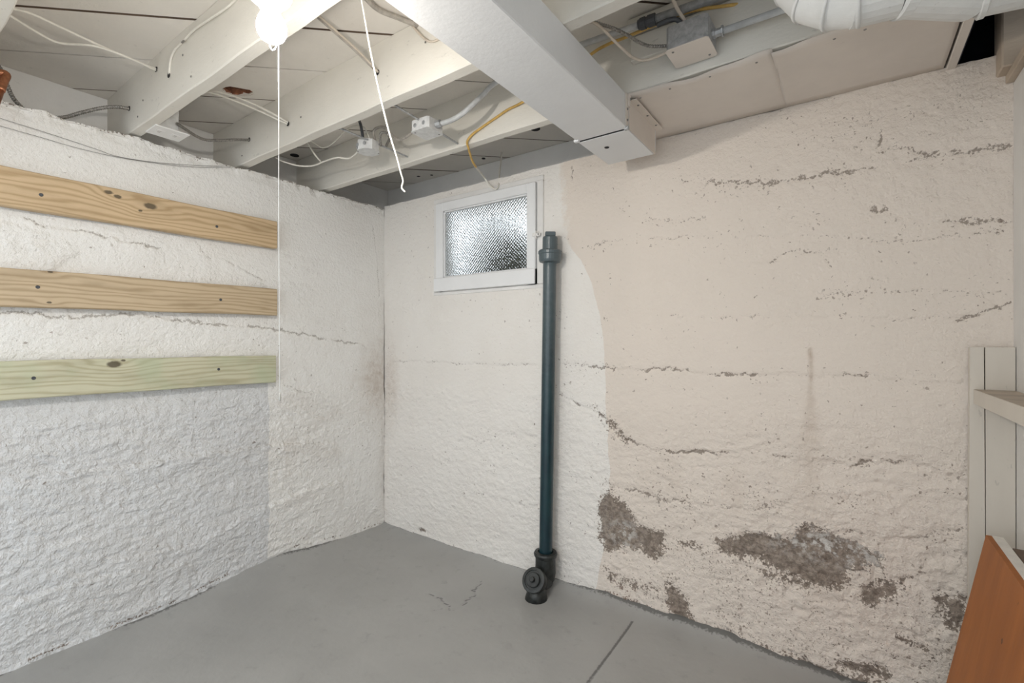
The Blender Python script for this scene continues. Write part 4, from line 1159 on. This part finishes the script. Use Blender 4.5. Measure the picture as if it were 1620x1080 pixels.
def build_conduit():
    e = empty('conduit', (1.9, -.60, 2.2), 'painted conduit leaving the square box and running behind the white duct', 'conduit')
    pts = [(1.118,-.655,2.124), (1.179,-0.632,2.136), (1.229,-0.622,2.152), (1.278,-0.608,2.185), (1.309,-0.582,2.225), (1.366,-0.573,2.26), (1.558,-0.57,2.282), (1.745,-0.563,2.28), (1.951,-0.555,2.275)]
    obj('conduit_pipe', tube(pts, .0105, 10, 8), 'conduit', e, smooth=True)
    a, b = Vector((1.946,-0.555,2.275)), Vector((2.004,-0.552,2.275))
    d = (b - a)
    obj('coupling', sweep([a, a + d * .12, a + d * .14, a + d * .42, a + d * .44, a + d * .56, a + d * .58, a + d * .98, b], [.015, .017, .019, .019, .016, .016, .019, .019, .015], 12), 'cable_black', e)
    obj('conduit_pipe', sweep([b, b + d * 14], [.0135, .0135], 12), 'galv', e, smooth=True)
    obj('box_connector', sweep([Vector((1.117,-.655,2.124)), Vector((1.140,-.653,2.127))], [.015, .015], 8), 'galv', e)
build_conduit()

def build_conduit2():
    e = empty('conduit', (2.4, -.50, 2.17), 'grey conduit leaving the right side of the large grey box', 'conduit')
    a = Vector((2.168, -.505, 2.188))
    obj('box_connector', sweep([a, a + Vector((.008, 0, 0)), a + Vector((.009, 0, 0)), a + Vector((.026, 0, 0)), a + Vector((.027, 0, 0)), a + Vector((.032, 0, 0))], [.016, .016, .013, .013, .017, .017], 8), 'galv', e)
    obj('conduit_pipe', sweep([a + Vector((.03, 0, 0)), Vector((3.0, -.500, 2.190))], [.0105, .0105], 12), 'conduit', e, smooth=True)
build_conduit2()

cable('yellow_cable', [(2.312,-0.424,2.28), (2.204,-0.477,2.28), (2.096,-0.518,2.28), (2.001,-0.529,2.272), (1.896,-0.539,2.262), (1.83,-0.548,2.255), (1.768,-0.545,2.245), (1.586,-0.475,2.239), (1.41,-0.452,2.216), (1.337,-0.45,2.208), (1.276,-0.45,2.192), (1.196,-0.45,2.17), (1.139,-0.452,2.15), (1.11,-0.452,2.126), (1.097,-0.428,2.108), (1.052,-0.348,2.085), (1.026,-0.289,2.078)], .0052, 'cable_yellow', 'yellow cable crossing the joist and dropping towards the window')
cable('grey_cable', [(1.027,-0.295,2.079), (0.89,-0.06,2.123), (0.909,-0.028,2.08), (0.942,-0.02,2.055), (0.952,-0.005,2.081), (0.908,0.06,2.168), (0.872,0.12,2.254), (0.822,0.2,2.358)], .0050, 'cable_white', 'white cable bent in a V above the window frame')
cable('armored_cable', [(1.836,-0.814,2.2), (1.851,-0.789,2.2), (1.869,-0.773,2.2), (1.896,-0.733,2.2), (1.921,-0.689,2.2), (1.947,-0.631,2.197), (1.965,-0.587,2.193), (1.989,-0.555,2.19), (2.042,-.520,2.190)], .0052, 'armor', 'armored cable entering the left side of the large grey box', arm=True)
cable('beige_cable', [(1.867,-0.792,2.2), (1.891,-0.754,2.19), (1.901,-0.721,2.185), (1.909,-0.676,2.178), (1.921,-0.619,2.17), (1.931,-0.573,2.166), (1.948,-0.542,2.165), (1.979,-0.526,2.166), (2.044,-.528,2.170)], .0045, 'cable_beige', 'beige cable sagging below the left side of the large grey box')
cable('beige_cable', [(2.068,-0.636,2.3), (2.072,-0.593,2.285), (2.082,-0.56,2.26), (2.105,-.515,2.224)], .0058, 'cable_beige', 'stiff beige cable dropping into the top of the large grey box')
cable('black_cable', [(2.01,-0.556,2.25), (2.048,-0.559,2.25), (2.073,-0.55,2.245), (2.090,-.525,2.224)], .0075, 'cable_black', 'black cable curling into the top of the large grey box')
tag(obj('joist_batten', box(1.885, 2.78, -0.468, -0.4425, 2.215, 2.300, .002), 'joist'), 'painted batten along the joist behind the large grey box', 'batten')
tag(obj('joist_batten', box(1.885, 2.78, -0.500, -0.4425, 2.305, 2.345, .002), 'joist'), 'painted ledge tight under the floor boards behind the yellow cable', 'batten')

cp = empty('copper_pipe', (0.03,-1.739,2.19), 'copper pipe elbow at the left edge of the photo', 'pipe')
E_ = Vector((0.03,-1.742,2.189)); A_ = Vector((0.1,-1.811,1.897)); B_ = Vector((0.0,-1.844,2.196))
obj('pipe_leg', sweep([A_, E_ + (A_ - E_) * .2], [.0105, .0105], 14), 'copper', cp, smooth=True)
obj('elbow', tube([E_ + (A_ - E_) * .24, E_ + (A_ - E_) * .10, E_, E_ + (B_ - E_) * .2, E_ + (B_ - E_) * .4], .0125, 14, 6), 'copper', cp, smooth=True)
obj('pipe_leg', sweep([E_ + (B_ - E_) * .35, B_], [.0105, .0105], 14), 'copper', cp, smooth=True)
